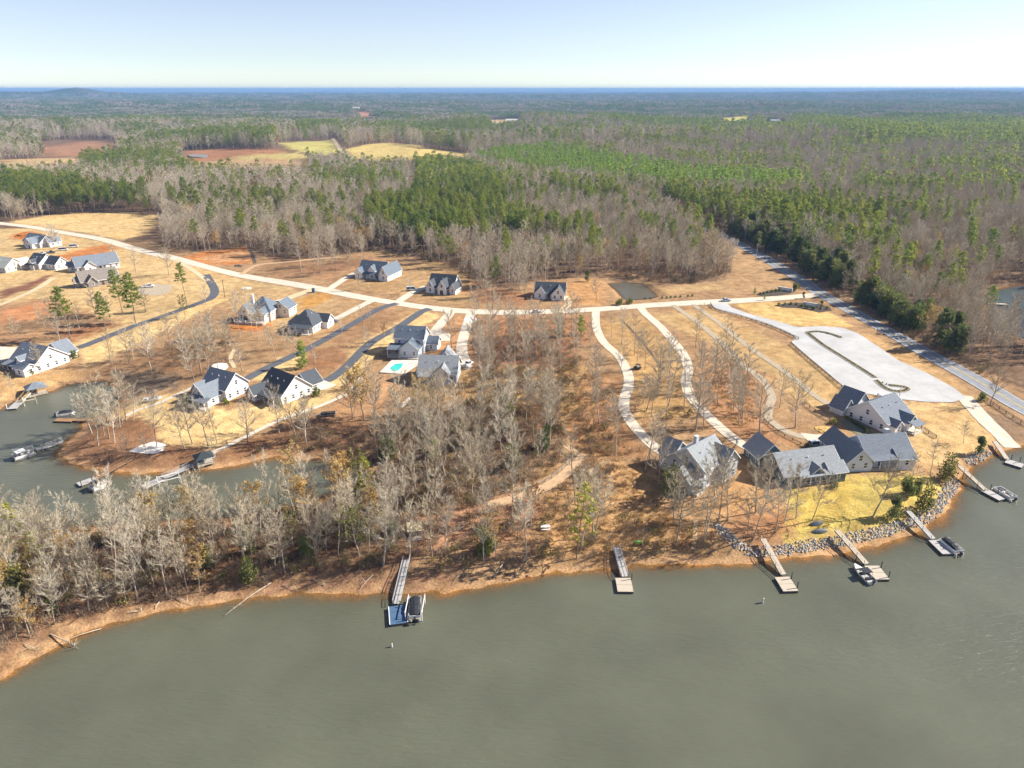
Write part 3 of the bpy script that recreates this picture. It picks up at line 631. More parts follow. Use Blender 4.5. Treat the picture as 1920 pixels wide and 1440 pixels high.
for k, (H, cs, sp, wh) in enumerate([(23, .5, 3.3, 13), (21, .42, 3.6, 14), (25, .58, 3.2, 12), (18, .35, 3.0, 13), (22, .62, 3.4, 10)]):
    T, C = pine_tree(120 + k, H, cs, sp, wh); form('pine', T, C, PBARK, NEED)
for k, (H, cs, sp) in enumerate([(15, .12, 2.7), (13, .1, 2.5)]):
    T, C = pine_tree(140 + k, H, cs, sp, 15, 6, 8, .8, .13, 2, .7); form('young', T, C, PBARK, NEEDY)
for k in range(2):
    T, C = pine_tree(150 + k, 19, .3, 2.9, 12, 4, 8, .7, .15, 2, .45); form('ypine', T, C, PBARK, NEEDL)
for k, (H, rx, eg) in enumerate([(8, 2.8, .5), (6, 2.4, .2), (10, 2.6, .6)]):
    T, C = bushy(160 + k, H, rx * 1.1, 2300, .27, egg=eg); form('everg', T, C, BARK, EVERG)
T, C = bushy(170, 7.5, 2.6, 1100, .24); form('olivet', T, C, BARK, OLIVE)
for k, m in enumerate((EVERG, YBUSH, RUSTL)):
    T, C = bushy(175 + k, 1.3, .9, 320, .15, lobes=9); form('bush', T, C, BARK, m)
# coarse forms for the distance
for k, (H, sp) in enumerate([(17, 5.0), (15, 4.8), (19, 4.6)]):
    T, C, LV = bare_tree(200 + k, H, .25, sp, 11, 6, 6, .2, .06, up=.48); form('farbare', T, C, BARK, TWIG)
T, C, LV = bare_tree(207, 15, .25, 3.8, 8, 3, 6, .2, .06, leaves=.5, lsize=.6); form('farbare', T, C, BARK, TWIG, LV, RUSTL)
for k, (H, sp, c) in enumerate([(21, 3.6, .35), (18, 3.3, .25)]):
    T, C = pine_tree(210 + k, H, c, sp, 9, 5, 6, 1.25, .2, 1, .5); form('farpine', T, C, PBARK, NEED)
T, C = pine_tree(215, 14, .1, 2.8, 9, 5, 6, 1.1, .14, 1, .7); form('farpine', T, C, PBARK, NEEDY)
FARW_SHADED = leafmat('far_bare_crowns_shaded', [(.36, .30, .235), (.42, .35, .28)], .15); FARP_SHADED = leafmat('far_pine_crowns_shaded', [(.15, .21, .06), (.20, .25, .075)], .4)  # darker than nearby twigs and needles: shadow gaps between crowns put into the colour
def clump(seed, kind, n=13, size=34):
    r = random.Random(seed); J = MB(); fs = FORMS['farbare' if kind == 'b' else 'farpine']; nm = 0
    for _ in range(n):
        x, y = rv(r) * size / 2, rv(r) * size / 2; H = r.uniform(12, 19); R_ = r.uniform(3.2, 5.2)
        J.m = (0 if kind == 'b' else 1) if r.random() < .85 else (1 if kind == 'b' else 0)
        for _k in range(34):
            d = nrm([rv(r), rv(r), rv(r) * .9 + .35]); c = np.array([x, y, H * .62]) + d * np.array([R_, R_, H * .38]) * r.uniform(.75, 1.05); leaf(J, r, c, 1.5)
    return J.mesh('wood_form', [FARW_SHADED, FARP_SHADED])
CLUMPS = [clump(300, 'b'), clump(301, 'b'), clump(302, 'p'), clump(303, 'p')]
# ------------------------------------------------------------ scattering
def scatter(name, pts, rot, scl, idx, meshes, label, cat):
    """one object of uncountable growth: points carrying turned and scaled copies"""
    coll = bpy.data.collections.new(name + '_forms')
    for i, me in enumerate(meshes):
        coll.objects.link(bpy.data.objects.new('form_%s_%02d' % (name, i), me))
    me = bpy.data.meshes.new(name); me.vertices.add(len(pts)); me.vertices.foreach_set('co', np.asarray(pts, np.float32).ravel())
    for nm, ty, dat in (('turn', 'FLOAT', rot), ('size', 'FLOAT', scl), ('pick', 'INT', idx)):
        a = me.attributes.new(nm, ty, 'POINT'); a.data.foreach_set('value', np.asarray(dat, np.float32 if ty == 'FLOAT' else np.int32))
    o = link(name, me); tag(o, label, cat, kind='stuff')
    ng = bpy.data.node_groups.new(name, 'GeometryNodeTree'); ng.interface.new_socket('Geometry', in_out='INPUT', socket_type='NodeSocketGeometry'); ng.interface.new_socket('Geometry', in_out='OUTPUT', socket_type='NodeSocketGeometry')
    n = ng.nodes; L = ng.links.new; gi, go = n.new('NodeGroupInput'), n.new('NodeGroupOutput'); ip = n.new('GeometryNodeInstanceOnPoints'); ci = n.new('GeometryNodeCollectionInfo')
    ci.inputs['Collection'].default_value = coll; ci.inputs['Separate Children'].default_value = True; ci.inputs['Reset Children'].default_value = True
    def na(nm, ty):
        a = n.new('GeometryNodeInputNamedAttribute'); a.data_type = ty; a.inputs['Name'].default_value = nm; return a.outputs['Attribute']
    cx = n.new('ShaderNodeCombineXYZ'); L(na('turn', 'FLOAT'), cx.inputs[2]); L(cx.outputs[0], ip.inputs['Rotation'])
    L(na('size', 'FLOAT'), ip.inputs['Scale']); L(na('pick', 'INT'), ip.inputs['Instance Index']); ip.inputs['Pick Instance'].default_value = True
    L(ci.outputs[0], ip.inputs['Instance']); L(gi.outputs[0], ip.inputs['Points']); L(ip.outputs[0], go.inputs[0])
    md = o.modifiers.new('scatter', 'NODES'); md.node_group = ng
    return o
def inpoly(poly, x, y):
    P_ = np.array(poly, float); Q = np.roll(P_, -1, 0); ins = np.zeros(np.shape(x), bool)
    for (ax, ay), (bx, by) in zip(P_, Q):
        if ay == by: continue
        ins ^= ((ay > y) != (by > y)) & (x < (bx - ax) * (y - ay) / (by - ay) + ax)
    return ins
# ------------------------------------------------------------ houses
WHITE = mat('white_siding', (.80, .79, .77), .6, .04, 1.2, stretch=(.2, .2, 9)); TRIM = mat('white_trim', (.82, .82, .80), .5, .03, 2)
BLUEW = mat('pale_blue_siding', (.62, .67, .74), .6, .05, 1.2, stretch=(.2, .2, 9)); TEAL = mat('teal_siding', (.075, .13, .15), .6, .08, 1.2, stretch=(.2, .2, 9))
GREYW = mat('grey_siding', (.50, .54, .58), .6, .06, 1.2, stretch=(.2, .2, 9)); TAUPE = mat('taupe_siding', (.28, .25, .22), .6, .08, 1.2, stretch=(.2, .2, 9)); CREAM = mat('cream_siding', (.72, .66, .55), .6, .05, 1.2, stretch=(.2, .2, 9))
GLASS = mat('window_glass', (.035, .045, .06), .08, .2, .5, spec=.8); DARKDOOR = mat('dark_door', (.10, .07, .05), .5, .1, 2); GARD = mat('garage_door_panel', (.66, .65, .62), .5, .04, 3, stretch=(.3, .3, 6))
def roofm(n, c): return mat(n, c, .85, .22, 1.1, bump=.3, spec=.15, stretch=(1, 1, 3))
RF_G = roofm('grey_shingles', (.175, .20, .235)); RF_D = roofm('dark_shingles', (.075, .085, .10)); RF_B = roofm('blue_grey_shingles', (.13, .16, .20)); RF_L = roofm('light_grey_shingles', (.27, .29, .305)); RF_T = roofm('taupe_shingles', (.22, .195, .17)); RF_P = roofm('pale_shingles', (.52, .53, .46))
STONE = mat('foundation_brick', (.30, .22, .18), .9, .2, 3); DECKW = mat('weathered_decking', (.46, .40, .32), .85, .18, 2.5, stretch=(1, 6, 1)); BRDECK = mat('brown_decking', (.30, .17, .09), .85, .2, 2.5, stretch=(1, 6, 1))
METAL = mat('galvanised_metal', (.55, .56, .57), .4, .08, 2, metal=.6); DARKP = mat('dark_post', (.09, .075, .06), .85, .2, 3)
def _win():
    a = MB(); a.box((0, -.03, 0), (1.15, .10, 1.65)); b = MB(); b.box((0, -.065, .40), (.90, .06, .62)).box((0, -.065, -.40), (.90, .06, .62)); return a.mesh('window', TRIM), b.mesh('pane', GLASS)
WIN, PANE = _win()
HOUSES = []
def house(name, label, px, ang, blocks, wm, rm, porches=(), doors=(), chimneys=(), lift=0.0, win=True, group=None, trim=TRIM):
    X, Y, Z = P(*px); a = R(ang); h = thing(name, label, 'house', (X, Y, Z + lift), a, group)
    co, si = math.cos(a), math.sin(a)
    for k, bl in enumerate(blocks):
        u0, u1, v0, v1, he, ax, rise = bl[:7]; e = .004 * k; u0 += e; u1 -= e; v0 += e; v1 -= e; zb = -1.2 - lift; t = .22; ov = .45
        W = MB(); RM = MB(); TM = MB()
        if ax == 'hip':
            W.prism([(u0, v0), (u1, v0), (u1, v1), (u0, v1)], zb, he); s = min(u1 - u0, v1 - v0) / 2 + ov; lo = he - .12
            A = [(u0 - ov, v0 - ov), (u1 + ov, v0 - ov), (u1 + ov, v1 + ov), (u0 - ov, v1 + ov)]
            if u1 - u0 > v1 - v0: B = [(u0 - ov + s, (v0 + v1) / 2), (u1 + ov - s, (v0 + v1) / 2)]; F_ = [(0, 1, 5, 4), (1, 2, 5), (2, 3, 4, 5), (3, 0, 4)]
            else: B = [((u0 + u1) / 2, v0 - ov + s), ((u0 + u1) / 2, v1 + ov - s)]; F_ = [(0, 1, 4), (1, 2, 5, 4), (2, 3, 5), (3, 0, 4, 5)]
            RM.add([(x, y, lo) for x, y in A] + [(x, y, he + rise) for x, y in B], F_ + [(3, 2, 1, 0)])
            TM.box(((u0 + u1) / 2, v0 - ov, lo - .09), (u1 - u0 + 2 * ov, .1, .2)).box((u1 + ov, (v0 + v1) / 2, lo - .09), (.1, v1 - v0 + 2 * ov, .2)).box((u0 - ov, (v0 + v1) / 2, lo - .09), (.1, v1 - v0 + 2 * ov, .2))
        else:
            f = (lambda x, y: (x, y)) if ax == 'u' else (lambda x, y: (y, x))
            a0, a1, b0, b1 = (u0, u1, v0, v1) if ax == 'u' else (v0, v1, u0, u1); bm = (b0 + b1) / 2; hw = (b1 - b0) / 2
            vs = []
            for aa in (a0, a1):
                for bb, zz in ((b0, zb), (b1, zb), (b1, he), (bm, he + rise), (b0, he)): vs.append((*f(aa, bb), zz))
            fs = [(0, 1, 2, 3, 4), (9, 8, 7, 6, 5), (0, 4, 9, 5), (1, 6, 7, 2), (4, 3, 8, 9), (3, 2, 7, 8), (0, 5, 6, 1)]
            W.add(vs, fs if ax == 'u' else [q[::-1] for q in fs])
            sl = rise / hw; up = .03
            for sg in (-1, 1):
                be = bm + sg * (hw + ov); ze = he - ov * sl + up; zr = he + rise + up; vs = []
                for aa in (a0 - ov, a1 + ov):
                    for bb, zz in ((be, ze), (bm, zr), (bm, zr + t), (be, ze + t)): vs.append((*f(aa, bb), zz))
                fs = [(0, 1, 2, 3), (7, 6, 5, 4), (2, 6, 7, 3), (0, 4, 5, 1), (0, 3, 7, 4)]
                RM.add(vs, fs)
                for aa in (a0 - ov - .03, a1 + ov + .03): TM.beam((*f(aa, be), ze + .04), (*f(aa, bm), zr + .04), .10, .30)
                TM.beam((*f(a0 - ov, be + sg * .05), ze + .06), (*f(a1 + ov, be + sg * .05), ze + .06), .08, .24)
        W.build('wall', wm, h); RM.build('roof', rm, h); TM.build('trim', trim, h)
        if not win: continue
        for side in range(4):
            n = ((0, -1), (1, 0), (0, 1), (-1, 0))[side]; wn = (n[0] * co - n[1] * si, n[0] * si + n[1] * co)
            if wn[0] * -X + wn[1] * -Y < -.25 * math.hypot(X, Y): continue
            L0, L1 = (u0, u1) if side in (0, 2) else (v0, v1); Ln = L1 - L0
            if Ln < 2.2: continue
            cnt = max(1, int(Ln / 3.0)); rows = [1.75] if he < 4.6 else [1.6, 4.4]
            gab = (ax == 'u' and side in (1, 3)) or (ax == 'v' and side in (0, 2))
            ps = [(L0 + Ln * (i + .5) / cnt, z) for i in range(cnt) for z in rows if z + .9 < he + .2]
            if gab and rise > 3.0: ps.append(((L0 + L1) / 2, he + rise * .28))
            for c, z in ps:
                u, v = ((c, v0), (u1, c), (c, v1), (u0, c))[side]
                if any(b is not bl and b[0] - .5 < u < b[1] + .5 and b[2] - .5 < v < b[3] + .5 and z < b[4] + (b[6] * .6) for b in blocks): continue
                if any(d[2] == side and abs((d[0] if side in (0, 2) else d[1]) - c) < d[3] / 2 + .8 and z < 2.9 for d in doors): continue
                o = link('window', WIN, h, (u, v, z), (0, math.pi / 2, math.pi, -math.pi / 2)[side]); link('pane', PANE, o)
    for (u, v, side, wd, kind) in doors:
        D = MB(); D.box((0, -.03, 1.1), (wd, .12, 2.25 if kind == 'door' else 2.4)); D.build('door' if kind == 'door' else 'garage_door', DARKDOOR if kind == 'door' else GARD, h, loc=(u, v, 0), rz=(0, math.pi / 2, math.pi, -math.pi / 2)[side])
    for po in porches:
        u0, u1, v0, v1, ph = po[:5]; dm = po[5] if len(po) > 5 else DECKW; deck = MB(); deck.box(((u0 + u1) / 2, (v0 + v1) / 2, -.6 + .15), (u1 - u0, v1 - v0, 1.2)); deck.build('porch_floor', dm, h)
        if ph:
            pr = MB(); zi = ph + .75; pr.add([(u0 - .3, v0 - .3, ph), (u1 + .3, v0 - .3, ph), (u1 + .3, v1 + .05, zi), (u0 - .3, v1 + .05, zi), (u0 - .3, v0 - .3, ph + .2), (u1 + .3, v0 - .3, ph + .2), (u1 + .3, v1 + .05, zi + .2), (u0 - .3, v1 + .05, zi + .2)],
                [(3, 2, 1, 0), (4, 5, 6, 7), (0, 1, 5, 4), (1, 2, 6, 5), (2, 3, 7, 6), (3, 0, 4, 7)]); pr.build('porch_roof', rm, h)
        nps = max(2, int((u1 - u0) / 2.6) + 1)
        for i in range(nps):
            pm = MB(); pm.box((0, 0, (ph or 1.0) / 2), (.2, .2, (ph or 1.0))); pm.build('porch_post', trim, h, loc=(u0 + .12 + (u1 - u0 - .24) * i / (nps - 1), v0 + .12, .15))
        rl = MB(); rl.box(((u0 + u1) / 2, v0 + .12, 1.05), (u1 - u0 - .1, .07, .08)).box(((u0 + u1) / 2, v0 + .12, .45), (u1 - u0 - .1, .05, .06)); rl.build('porch_railing', trim, h)
    for (u, v, z0, z1, m) in chimneys:
        c = MB(); c.box((0, 0, (z0 + z1) / 2), (1.1, .9, z1 - z0)).box((0, 0, z1 + .08), (1.3, 1.1, .16)); c.build('chimney', m, h, loc=(u, v, 0))
    b0 = blocks[0]; cu, cv = (b0[0] + b0[1]) / 2, (b0[2] + b0[3]) / 2
    for k in (-1, 0, 1):
        if b0[5] == 'u': vu, vv = cu + k * (b0[1] - b0[0]) * .28, cv - (b0[3] - b0[2]) * .2
        else: vu, vv = cu + (b0[1] - b0[0]) * .2, cv + k * (b0[3] - b0[2]) * .28
        q = MB(); q.tube((0, 0, 0), (0, 0, .75), .11, .11, 6, True).tube((0, 0, .75), (0, 0, .85), .17, .14, 6, True); q.build('roof_vent', METAL if k else TRIM, h, loc=(vu, vv, b0[4] + b0[6] * .6 - .1))
    us = [b[0] for b in blocks] + [b[1] for b in blocks]; vs = [b[2] for b in blocks] + [b[3] for b in blocks]; cu, cv = (min(us) + max(us)) / 2, (min(vs) + max(vs)) / 2
    HOUSES.append((X + cu * co - cv * si, Y + cu * si + cv * co, math.hypot(max(us) - min(us), max(vs) - min(vs)) / 2, X, Y, co, si, min(us), max(us), min(vs), max(vs)))
    return h
house('lake_house', 'long pale blue house with grey roof beside the golden lawn', (1586,885), 7, [(0,7.2,0,14.5,3.1,'v',3.5), (7,20.5,1.8,13,3.1,'u',4.0), (15.4,20.2,.2,6,2.9,'u',1.7)], BLUEW, RF_G, [(7.3,15.2,.1,1.75,2.7)], [(11,1.8,0,1.1,'door')], [(15.5,8,5.5,8.2,GREYW)])
house('lake_house', 'dark teal house with light grey roof on the shore side of the golden lawn', (1468,912), 14, [(0,17.5,0,11,3.1,'u',4.0), (13.2,17.8,-1.4,4,3.0,'u',1.8), (-1,6.8,10.5,18,3.1,'v',3.7), (8,11,-.8,3,3.6,'v',1.3)], TEAL, RF_L, [(4,13,-1.6,-.05,2.7,BRDECK)], [(6.5,0,0,1.1,'door')])
house('lake_house', 'white two gabled house with dark garage peaks beside the parking lot fence', (1660,813), 32, [(0,13,0,13.5,3.3,'u',4.7), (1,4.4,-2.2,3,2.8,'v',1.5), (6.6,11,-2.6,3,2.9,'v',2.0), (2,11,12.8,19.5,3.0,'v',4.4), (-1.5,3.5,13.8,18.5,2.9,'v',3.0)], WHITE, RF_G, [(6.6,11,-5.2,-2.6,2.6,CONC)], [(-1.5,16.2,3,3.2,'garage')])
house('lake_house', 'tall grey two storey house half hidden by bare trees above the shore', (1300,893), 42, [(-4,7.5,-5.6,5.6,5.6,'u',4.3), (-8.5,-3.8,-4.6,2.5,3.2,'u',3.0), (-3,4,5.2,9.5,5.3,'v',3.0), (2.5,9.5,-7.2,2,5.4,'v',3.4)], GREYW, RF_L, [(-8,-4,-6.6,-4.7,2.7)], [(-6,-4.6,0,1.1,'door')], [(1,1,9,11.4,GREYW)])
house('lake_house', 'white house with dark blue roof slopes beside the shore walkway', (398,766), -29, [(-11.5,0,6,15.5,4.3,'u',4.4), (-9,-1.8,0,9,3.0,'v',3.5), (-13,-8.8,3,9,3.0,'v',2.5)], WHITE, RF_G, [(-8.5,-.2,-2.6,-.05,2.7)], [(-5,0,0,1.1,'door')])
house('lake_house', 'white house with steep dark roof at the foot of the black curved driveway', (524,762), -38, [(-12.5,0,1,13.5,3.2,'u',5.4), (-12.8,-9,-3.2,3,3.0,'v',2.3), (-8.5,-1,12.8,18.5,3.0,'v',3.5)], WHITE, RF_D, [(-8.8,-.4,-1.8,.95,2.7)], [(-5,1,0,1.1,'door')])
house('lake_house', 'large white house with wide dark roof above the gazebo dock', (48,708), -24, [(-14,0,4,17.5,3.3,'u',5.2), (-5.5,-.1,0,5,3.0,'u',1.4), (-12,-2,16.8,22.5,3.0,'v',4.0), (-9,-6.6,3.4,8,4.6,'v',1.2)], WHITE, RF_G, [(-14,-5.6,1,3.9,2.7)], [(-10,4,0,1.1,'door')])
house('lake_house', 'cream house under construction with raised timber deck', (503,606), -10, [(-11.5,0,3,14,3.6,'hip',5.2), (-13.5,-7,-1,7,3.5,'v',3.6), (-5.5,-1,-1,5,3.3,'v',2.0), (-2.5,5.5,9.5,17,3.2,'v',3.2)], CREAM, RF_B, [(-14,-.4,-4.2,-1.1,0,DECKW)], [(-10,-1,0,1.8,'door')], [(-9.2,5.5,4,10.3,WHITE)], lift=1.0)
house('lake_house', 'white house with big dark hipped roof between concrete and black driveways', (585,627), -14, [(-11.5,0,1,14,3.2,'hip',5.4), (-13.5,-8,5,11,3.0,'hip',2.8), (-3,2.6,9,15,3.0,'u',2.6)], WHITE, RF_D, [(-9,-.5,-2,.95,2.7)], [(-5,1,0,1.1,'door')])
house('lake_house', 'white farmhouse style house with blue roof dormer on the far side of the road', (727,528), -20, [(-19.5,-4,3,13,3.4,'u',5.0), (-5.2,0,0,15.5,3.4,'v',4.4), (-20.5,-16,.6,6,3.2,'v',2.5), (-13,-9,2.4,7,4.6,'v',2.3)], WHITE, RF_B, [(-15.8,-5.4,.4,2.9,2.8)], [(-8,3,0,1.1,'door')])
house('lake_house', 'white house with near black roof and twin front gables across the road', (854,553), -18, [(-15.5,-2,2,12,3.2,'u',5.0), (-16,-11.2,-.6,5,3.2,'v',3.2), (-9,-4.4,-1.8,5,3.4,'v',3.8), (-3.2,0,0,8,3.0,'v',2.5)], WHITE, RF_D, [(-11,-9.1,.2,1.9,2.7)], [(-6.8,-1.8,0,1.6,'door')])
house('lake_house', 'small white gabled house behind bare trees beside the retention pond', (1058,563), -8, [(-14.5,0,2,10.5,3.1,'u',4.0), (-6.2,0,-1,6,3.1,'v',3.4), (-14.8,-9.5,.3,5,3.0,'v',2.7)], WHITE, RF_D, [(-9.4,-6.3,.3,1.9,2.6)], [(-7.8,2,0,1.1,'door')])
house('lake_house', 'white two storey house with blue grey roof beside the swimming pool', (788,672), -9, [(-11.5,0,5,13.5,6.2,'u',3.6), (-8,-.6,0,6.5,3.5,'v',3.0), (-.6,4.4,9,14.5,3.0,'u',2.2)], BLUEW, RF_B, [(-13,-8.1,-.5,4.9,3.0), (-8,-.6,-1.6,-.05,0)], [(-10.5,5,0,1.6,'door')])
house('lake_house', 'grey house with pale roof dormers below the pool house', (856,719), -4, [(-13.5,0,0,11.5,3.6,'u',4.6), (-9.2,-1.8,10.8,17.5,3.4,'v',4.4), (-6.8,-2.6,-1.6,5.5,4.4,'v',2.0)], GREYW, RF_L, [(-13,-7,-2.2,-.05,3.0)], [(-9,0,0,1.6,'door')])
house('lake_house', 'white house with orange clay heap behind in the far left cluster', (71,466), -25, [(-17,0,2,12.5,3.2,'u',4.2), (-9,-2,-2,7,3.2,'v',3.3), (-2,3.5,6,14,3.0,'v',3.0)], WHITE, RF_G, doors=[(-5,-2,0,1.1,'door')])
house('lake_house', 'white house with dark gabled roof beside the brown dirt lane', (95,509), -24, [(-19,-9,0,11,3.4,'u',4.4), (-9.6,0,3.2,11.6,3.2,'u',3.6), (-15.5,-12,-1.4,4,4.2,'v',1.6)], WHITE, RF_D, [(-19,-10,-2.6,-.05,2.8)], [(-14,0,0,1.1,'door')])
house('lake_house', 'pale roofed house at the left edge behind the dirt lane', (12,512), -24, [(-15,0,0,11,3.1,'u',4.2), (-5,1.5,8,14,3.0,'v',3.0)], CREAM, RF_P, doors=[(-7,0,0,1.1,'door')])
house('lake_house', 'white house with long light grey roof and shaded front gable', (146,512), 42, [(0,22,0,10.5,3.2,'u',4.8), (3.5,9,-2,4,3.6,'v',2.4), (-2.8,.5,5.5,10,2.9,'u',2.4)], WHITE, RF_G, [(9.2,16,-1.8,-.05,2.7)], [(12,0,0,1.1,'door')])
house('lake_house', 'taupe house with brownish roof beneath tall pines', (155,540), 42, [(0,18,0,10.5,3.0,'u',4.6), (2.5,7,-2.4,4,3.1,'v',2.6), (-2.4,.4,2,7,2.8,'u',2.2)], TAUPE, RF_T, doors=[(10,0,0,1.1,'door')])
# small buildings: shed, gazebo, pavilion
def pavilion(name, label, px, ang, L, Wd, hp, rise, rm, pm, cat='gazebo', zf=None):
    X, Y, Z = P(*px); Z = Z if zf is None else zf; h = thing(name, label, cat, (X, Y, Z), R(ang)); o = .5; RM = MB()
    A = [(-L / 2 - o, -Wd / 2 - o), (L / 2 + o, -Wd / 2 - o), (L / 2 + o, Wd / 2 + o), (-L / 2 - o, Wd / 2 + o)]; q = max(0, (L - Wd) / 2) + .05
    RM.add([(x, y, hp) for x, y in A] + [(-q, 0, hp + rise), (q, 0, hp + rise)], [(0, 1, 5, 4), (1, 2, 5), (2, 3, 4, 5), (3, 0, 4), (3, 2, 1, 0)]); RM.build('roof', rm, h)
    f = MB(); f.box((0, 0, .12), (L + .4, Wd + .4, .2)); f.build('floor', DECKW, h)
    for x in (-1, 1):
        for y in (-1, 1):
            p = MB(); p.box((0, 0, (hp - 1.5) / 2), (.18, .18, hp + 1.4)); p.build('post', pm, h, loc=(x * L / 2, y * Wd / 2, 0))
    rl = MB()
    for y in (-1, 1): rl.box((0, y * Wd / 2, 1.0), (L, .08, .1)).box((0, y * Wd / 2, .6), (L, .06, .08))
    rl.build('railing', pm, h); return h
pavilion('gazebo', 'grey roofed timber gazebo at the head of a dock', (68,733), 40, 5.5, 4.6, 2.6, 1.7, RF_G, mat('treated_timber', (.42, .31, .17), .8, .15, 3))
pavilion('dock_pavilion', 'dark tented pavilion halfway along the grey dock', (384,870), 35, 4.2, 3.6, 2.2, 1.3, mat('dark_canvas', (.035, .045, .05), .8, .1, 2), METAL, 'pavilion', .9)
X, Y, Z = P(778, 1000); sh = thing('storage_shed', 'small tan roofed shed among bare trees near the shore', 'shed', (X, Y, Z), R(8)); sh.scale = (.68, .68, .75)
a = MB(); a.box((0, 0, .7), (4.4, 3.2, 2.2)); a.build('wall', mat('tan_board', (.45, .36, .24), .8, .1, 2), sh)
a = MB(); a.add([(-2.6, -2, 1.8), (2.6, -2, 1.8), (2.6, 2, 2.9), (-2.6, 2, 2.9), (-2.6, -2, 1.95), (2.6, -2, 1.95), (2.6, 2, 3.05), (-2.6, 2, 3.05)], [(3, 2, 1, 0), (4, 5, 6, 7), (0, 1, 5, 4), (1, 2, 6, 5), (2, 3, 7, 6), (3, 0, 4, 7)]); a.build('roof', mat('tan_roof', (.55, .45, .28), .8, .1, 2), sh)
a = MB(); a.box((0, -3, -.05), (4.6, 2.4, .3)); a.build('platform', DECKW, sh); a = MB(); a.box((.6, -1.63, .75), (.95, .06, 1.9)); a.build('door', DARKDOOR, sh)
# swimming pool
px, py, pz = P(745, 691); pool = thing('swimming_pool', 'turquoise swimming pool with pale deck beside the two storey house', 'pool', (px, py, pz), R(-9))
def loc2(pts, o): return [(x - o[0], y - o[1]) for x, y in PXY(pts)]
dk = [(712,700),(735,676),(795,675),(790,682),(775,690),(757,702)]
def rotl(pts, a): c, s = math.cos(-a), math.sin(-a); return [(x * c - y * s, x * s + y * c) for x, y in pts]
m = MB(); m.prism(rotl(loc2(dk, (px, py)), R(-9))[::-1], -.8, .32); m.build('pool_deck', mat('pool_deck_pavers', (.66, .58, .50), .85, .1, 1.5), pool)
wt = [(731,692),(741,684),(756,682),(753,690),(745,697),(735,697)]
m = MB(); m.prism(rotl(loc2(wt, (px, py)), R(-9))[::-1], .30, .335); m.build('pool_water', mat('pool_water', (.05, .55, .50), .1, .12, .6, spec=.5), pool)
# ------------------------------------------------------------ docks and boats
def dock(name, label, A, B, C, D, gw=1.4, fw=3.6, dm=DECKW, gm=DECKW, zs=None, rail=1, piles=(( .15, 1), (.85, 1)), edge=None, pm=DARKP, group='docks'):
    a = P(*A); az = a[2] + .55 if zs is None else zs; b = PZ(*B, .55); c = PZ(*C, .5); d = PZ(*D, .5); cx, cy = (c[0] + d[0]) / 2, (c[1] + d[1]) / 2
    h = thing(name, label, 'dock', (cx, cy, 0), 0, None); l = lambda p, z: (p[0] - cx, p[1] - cy, z)
    p0, p1 = l(a, az), l(b, .62); ln = math.dist(p0, p1); nseg = max(3, int(ln / 2.6)); v = [(p1[i] - p0[i]) for i in range(3)]; nx_, ny_ = -v[1] / math.hypot(v[0], v[1]), v[0] / math.hypot(v[0], v[1])
    at = lambda t, s=0, dz=0: (p0[0] + v[0] * t + nx_ * s, p0[1] + v[1] * t + ny_ * s, p0[2] + v[2] * t + dz)
    for i in range(nseg):
        q = MB(); q.beam(at(i / nseg + .003), at((i + 1) / nseg - .003), gw, .12); q.build('gangway_panel', gm, h)
    s_ = MB()
    for s in (-1, 1): s_.beam(at(0, s * gw * .48, -.14), at(1, s * gw * .48, -.14), .1, .18)
    s_.build('gangway_beam', pm, h)
    sides = {1: (-1,), 2: (-1, 1), 0: (), -1: (1,)}[rail]
    for s in sides:
        r_ = MB(); r_.beam(at(0, s * gw / 2, 1.0), at(1, s * gw / 2, 1.0), .09, .09).beam(at(0, s * gw / 2, .55), at(1, s * gw / 2, .55), .06, .06); rl = r_.build('railing', gm, h)
        for i in range(nseg + 1):
            q = MB(); t = min(.995, max(.005, i / nseg)); q.beam(at(t, s * gw / 2, -.1), at(t, s * gw / 2, 1.0), .1, .1); x, y, z = at(t, s * gw / 2); m_ = MB(); m_.box((x, y, z + .5), (.1, .1, 1.1)); m_.build('railing_post', gm, rl)
    for i in range(1, nseg, 2):
        for s in (-1, 1):
            x, y, z = at(i / nseg, s * gw * .46); gz_ = g(x + cx, y + cy)
            if z - gz_ > .4: q = MB(); q.tube((x, y, gz_ - .4), (x, y, z - .1), .09, .09, 6); q.build('support_post', pm, h)
    c3, d3 = l(c, .5), l(d, .5); fx, fy = d3[0] - c3[0], d3[1] - c3[1]; L = math.hypot(fx, fy); fx /= L; fy /= L; nf = max(2, round(L / 2.2))
    fb = MB(); fb.beam((c3[0], c3[1], .22), (d3[0], d3[1], .22), fw - .1, .5); fb.build('float', DARKP, h)
    for i in range(nf):
        q = MB(); t0, t1 = L * i / nf + .03, L * (i + 1) / nf - .03; q.beam((c3[0] + fx * t0, c3[1] + fy * t0, .53), (c3[0] + fx * t1, c3[1] + fy * t1, .53), fw, .12); q.build('deck_panel', dm, h)
    for t, s in piles:
        x, y = c3[0] + fx * L * t - fy * s * (fw / 2 + .15), c3[1] + fy * L * t + fx * s * (fw / 2 + .15); q = MB(); q.tube((x, y, -2.5), (x, y, 2.3), .12, .11, 7, True); q.build('piling', pm, h)
    if edge:
        q = MB()
        for s in (-1, 1): q.beam((c3[0] - fy * s * fw / 2, c3[1] + fx * s * fw / 2, .62), (d3[0] - fy * s * fw / 2, d3[1] + fx * s * fw / 2, .62), .14, .12)
        q.build('edge_bumper', edge, h)
    return h
BLUED = mat('blue_grey_decking', (.07, .13, .23), .7, .1, 2, stretch=(1, 6, 1)); GREYD = mat('pale_grey_decking', (.40, .39, .375), .75, .12, 2, stretch=(1, 6, 1))
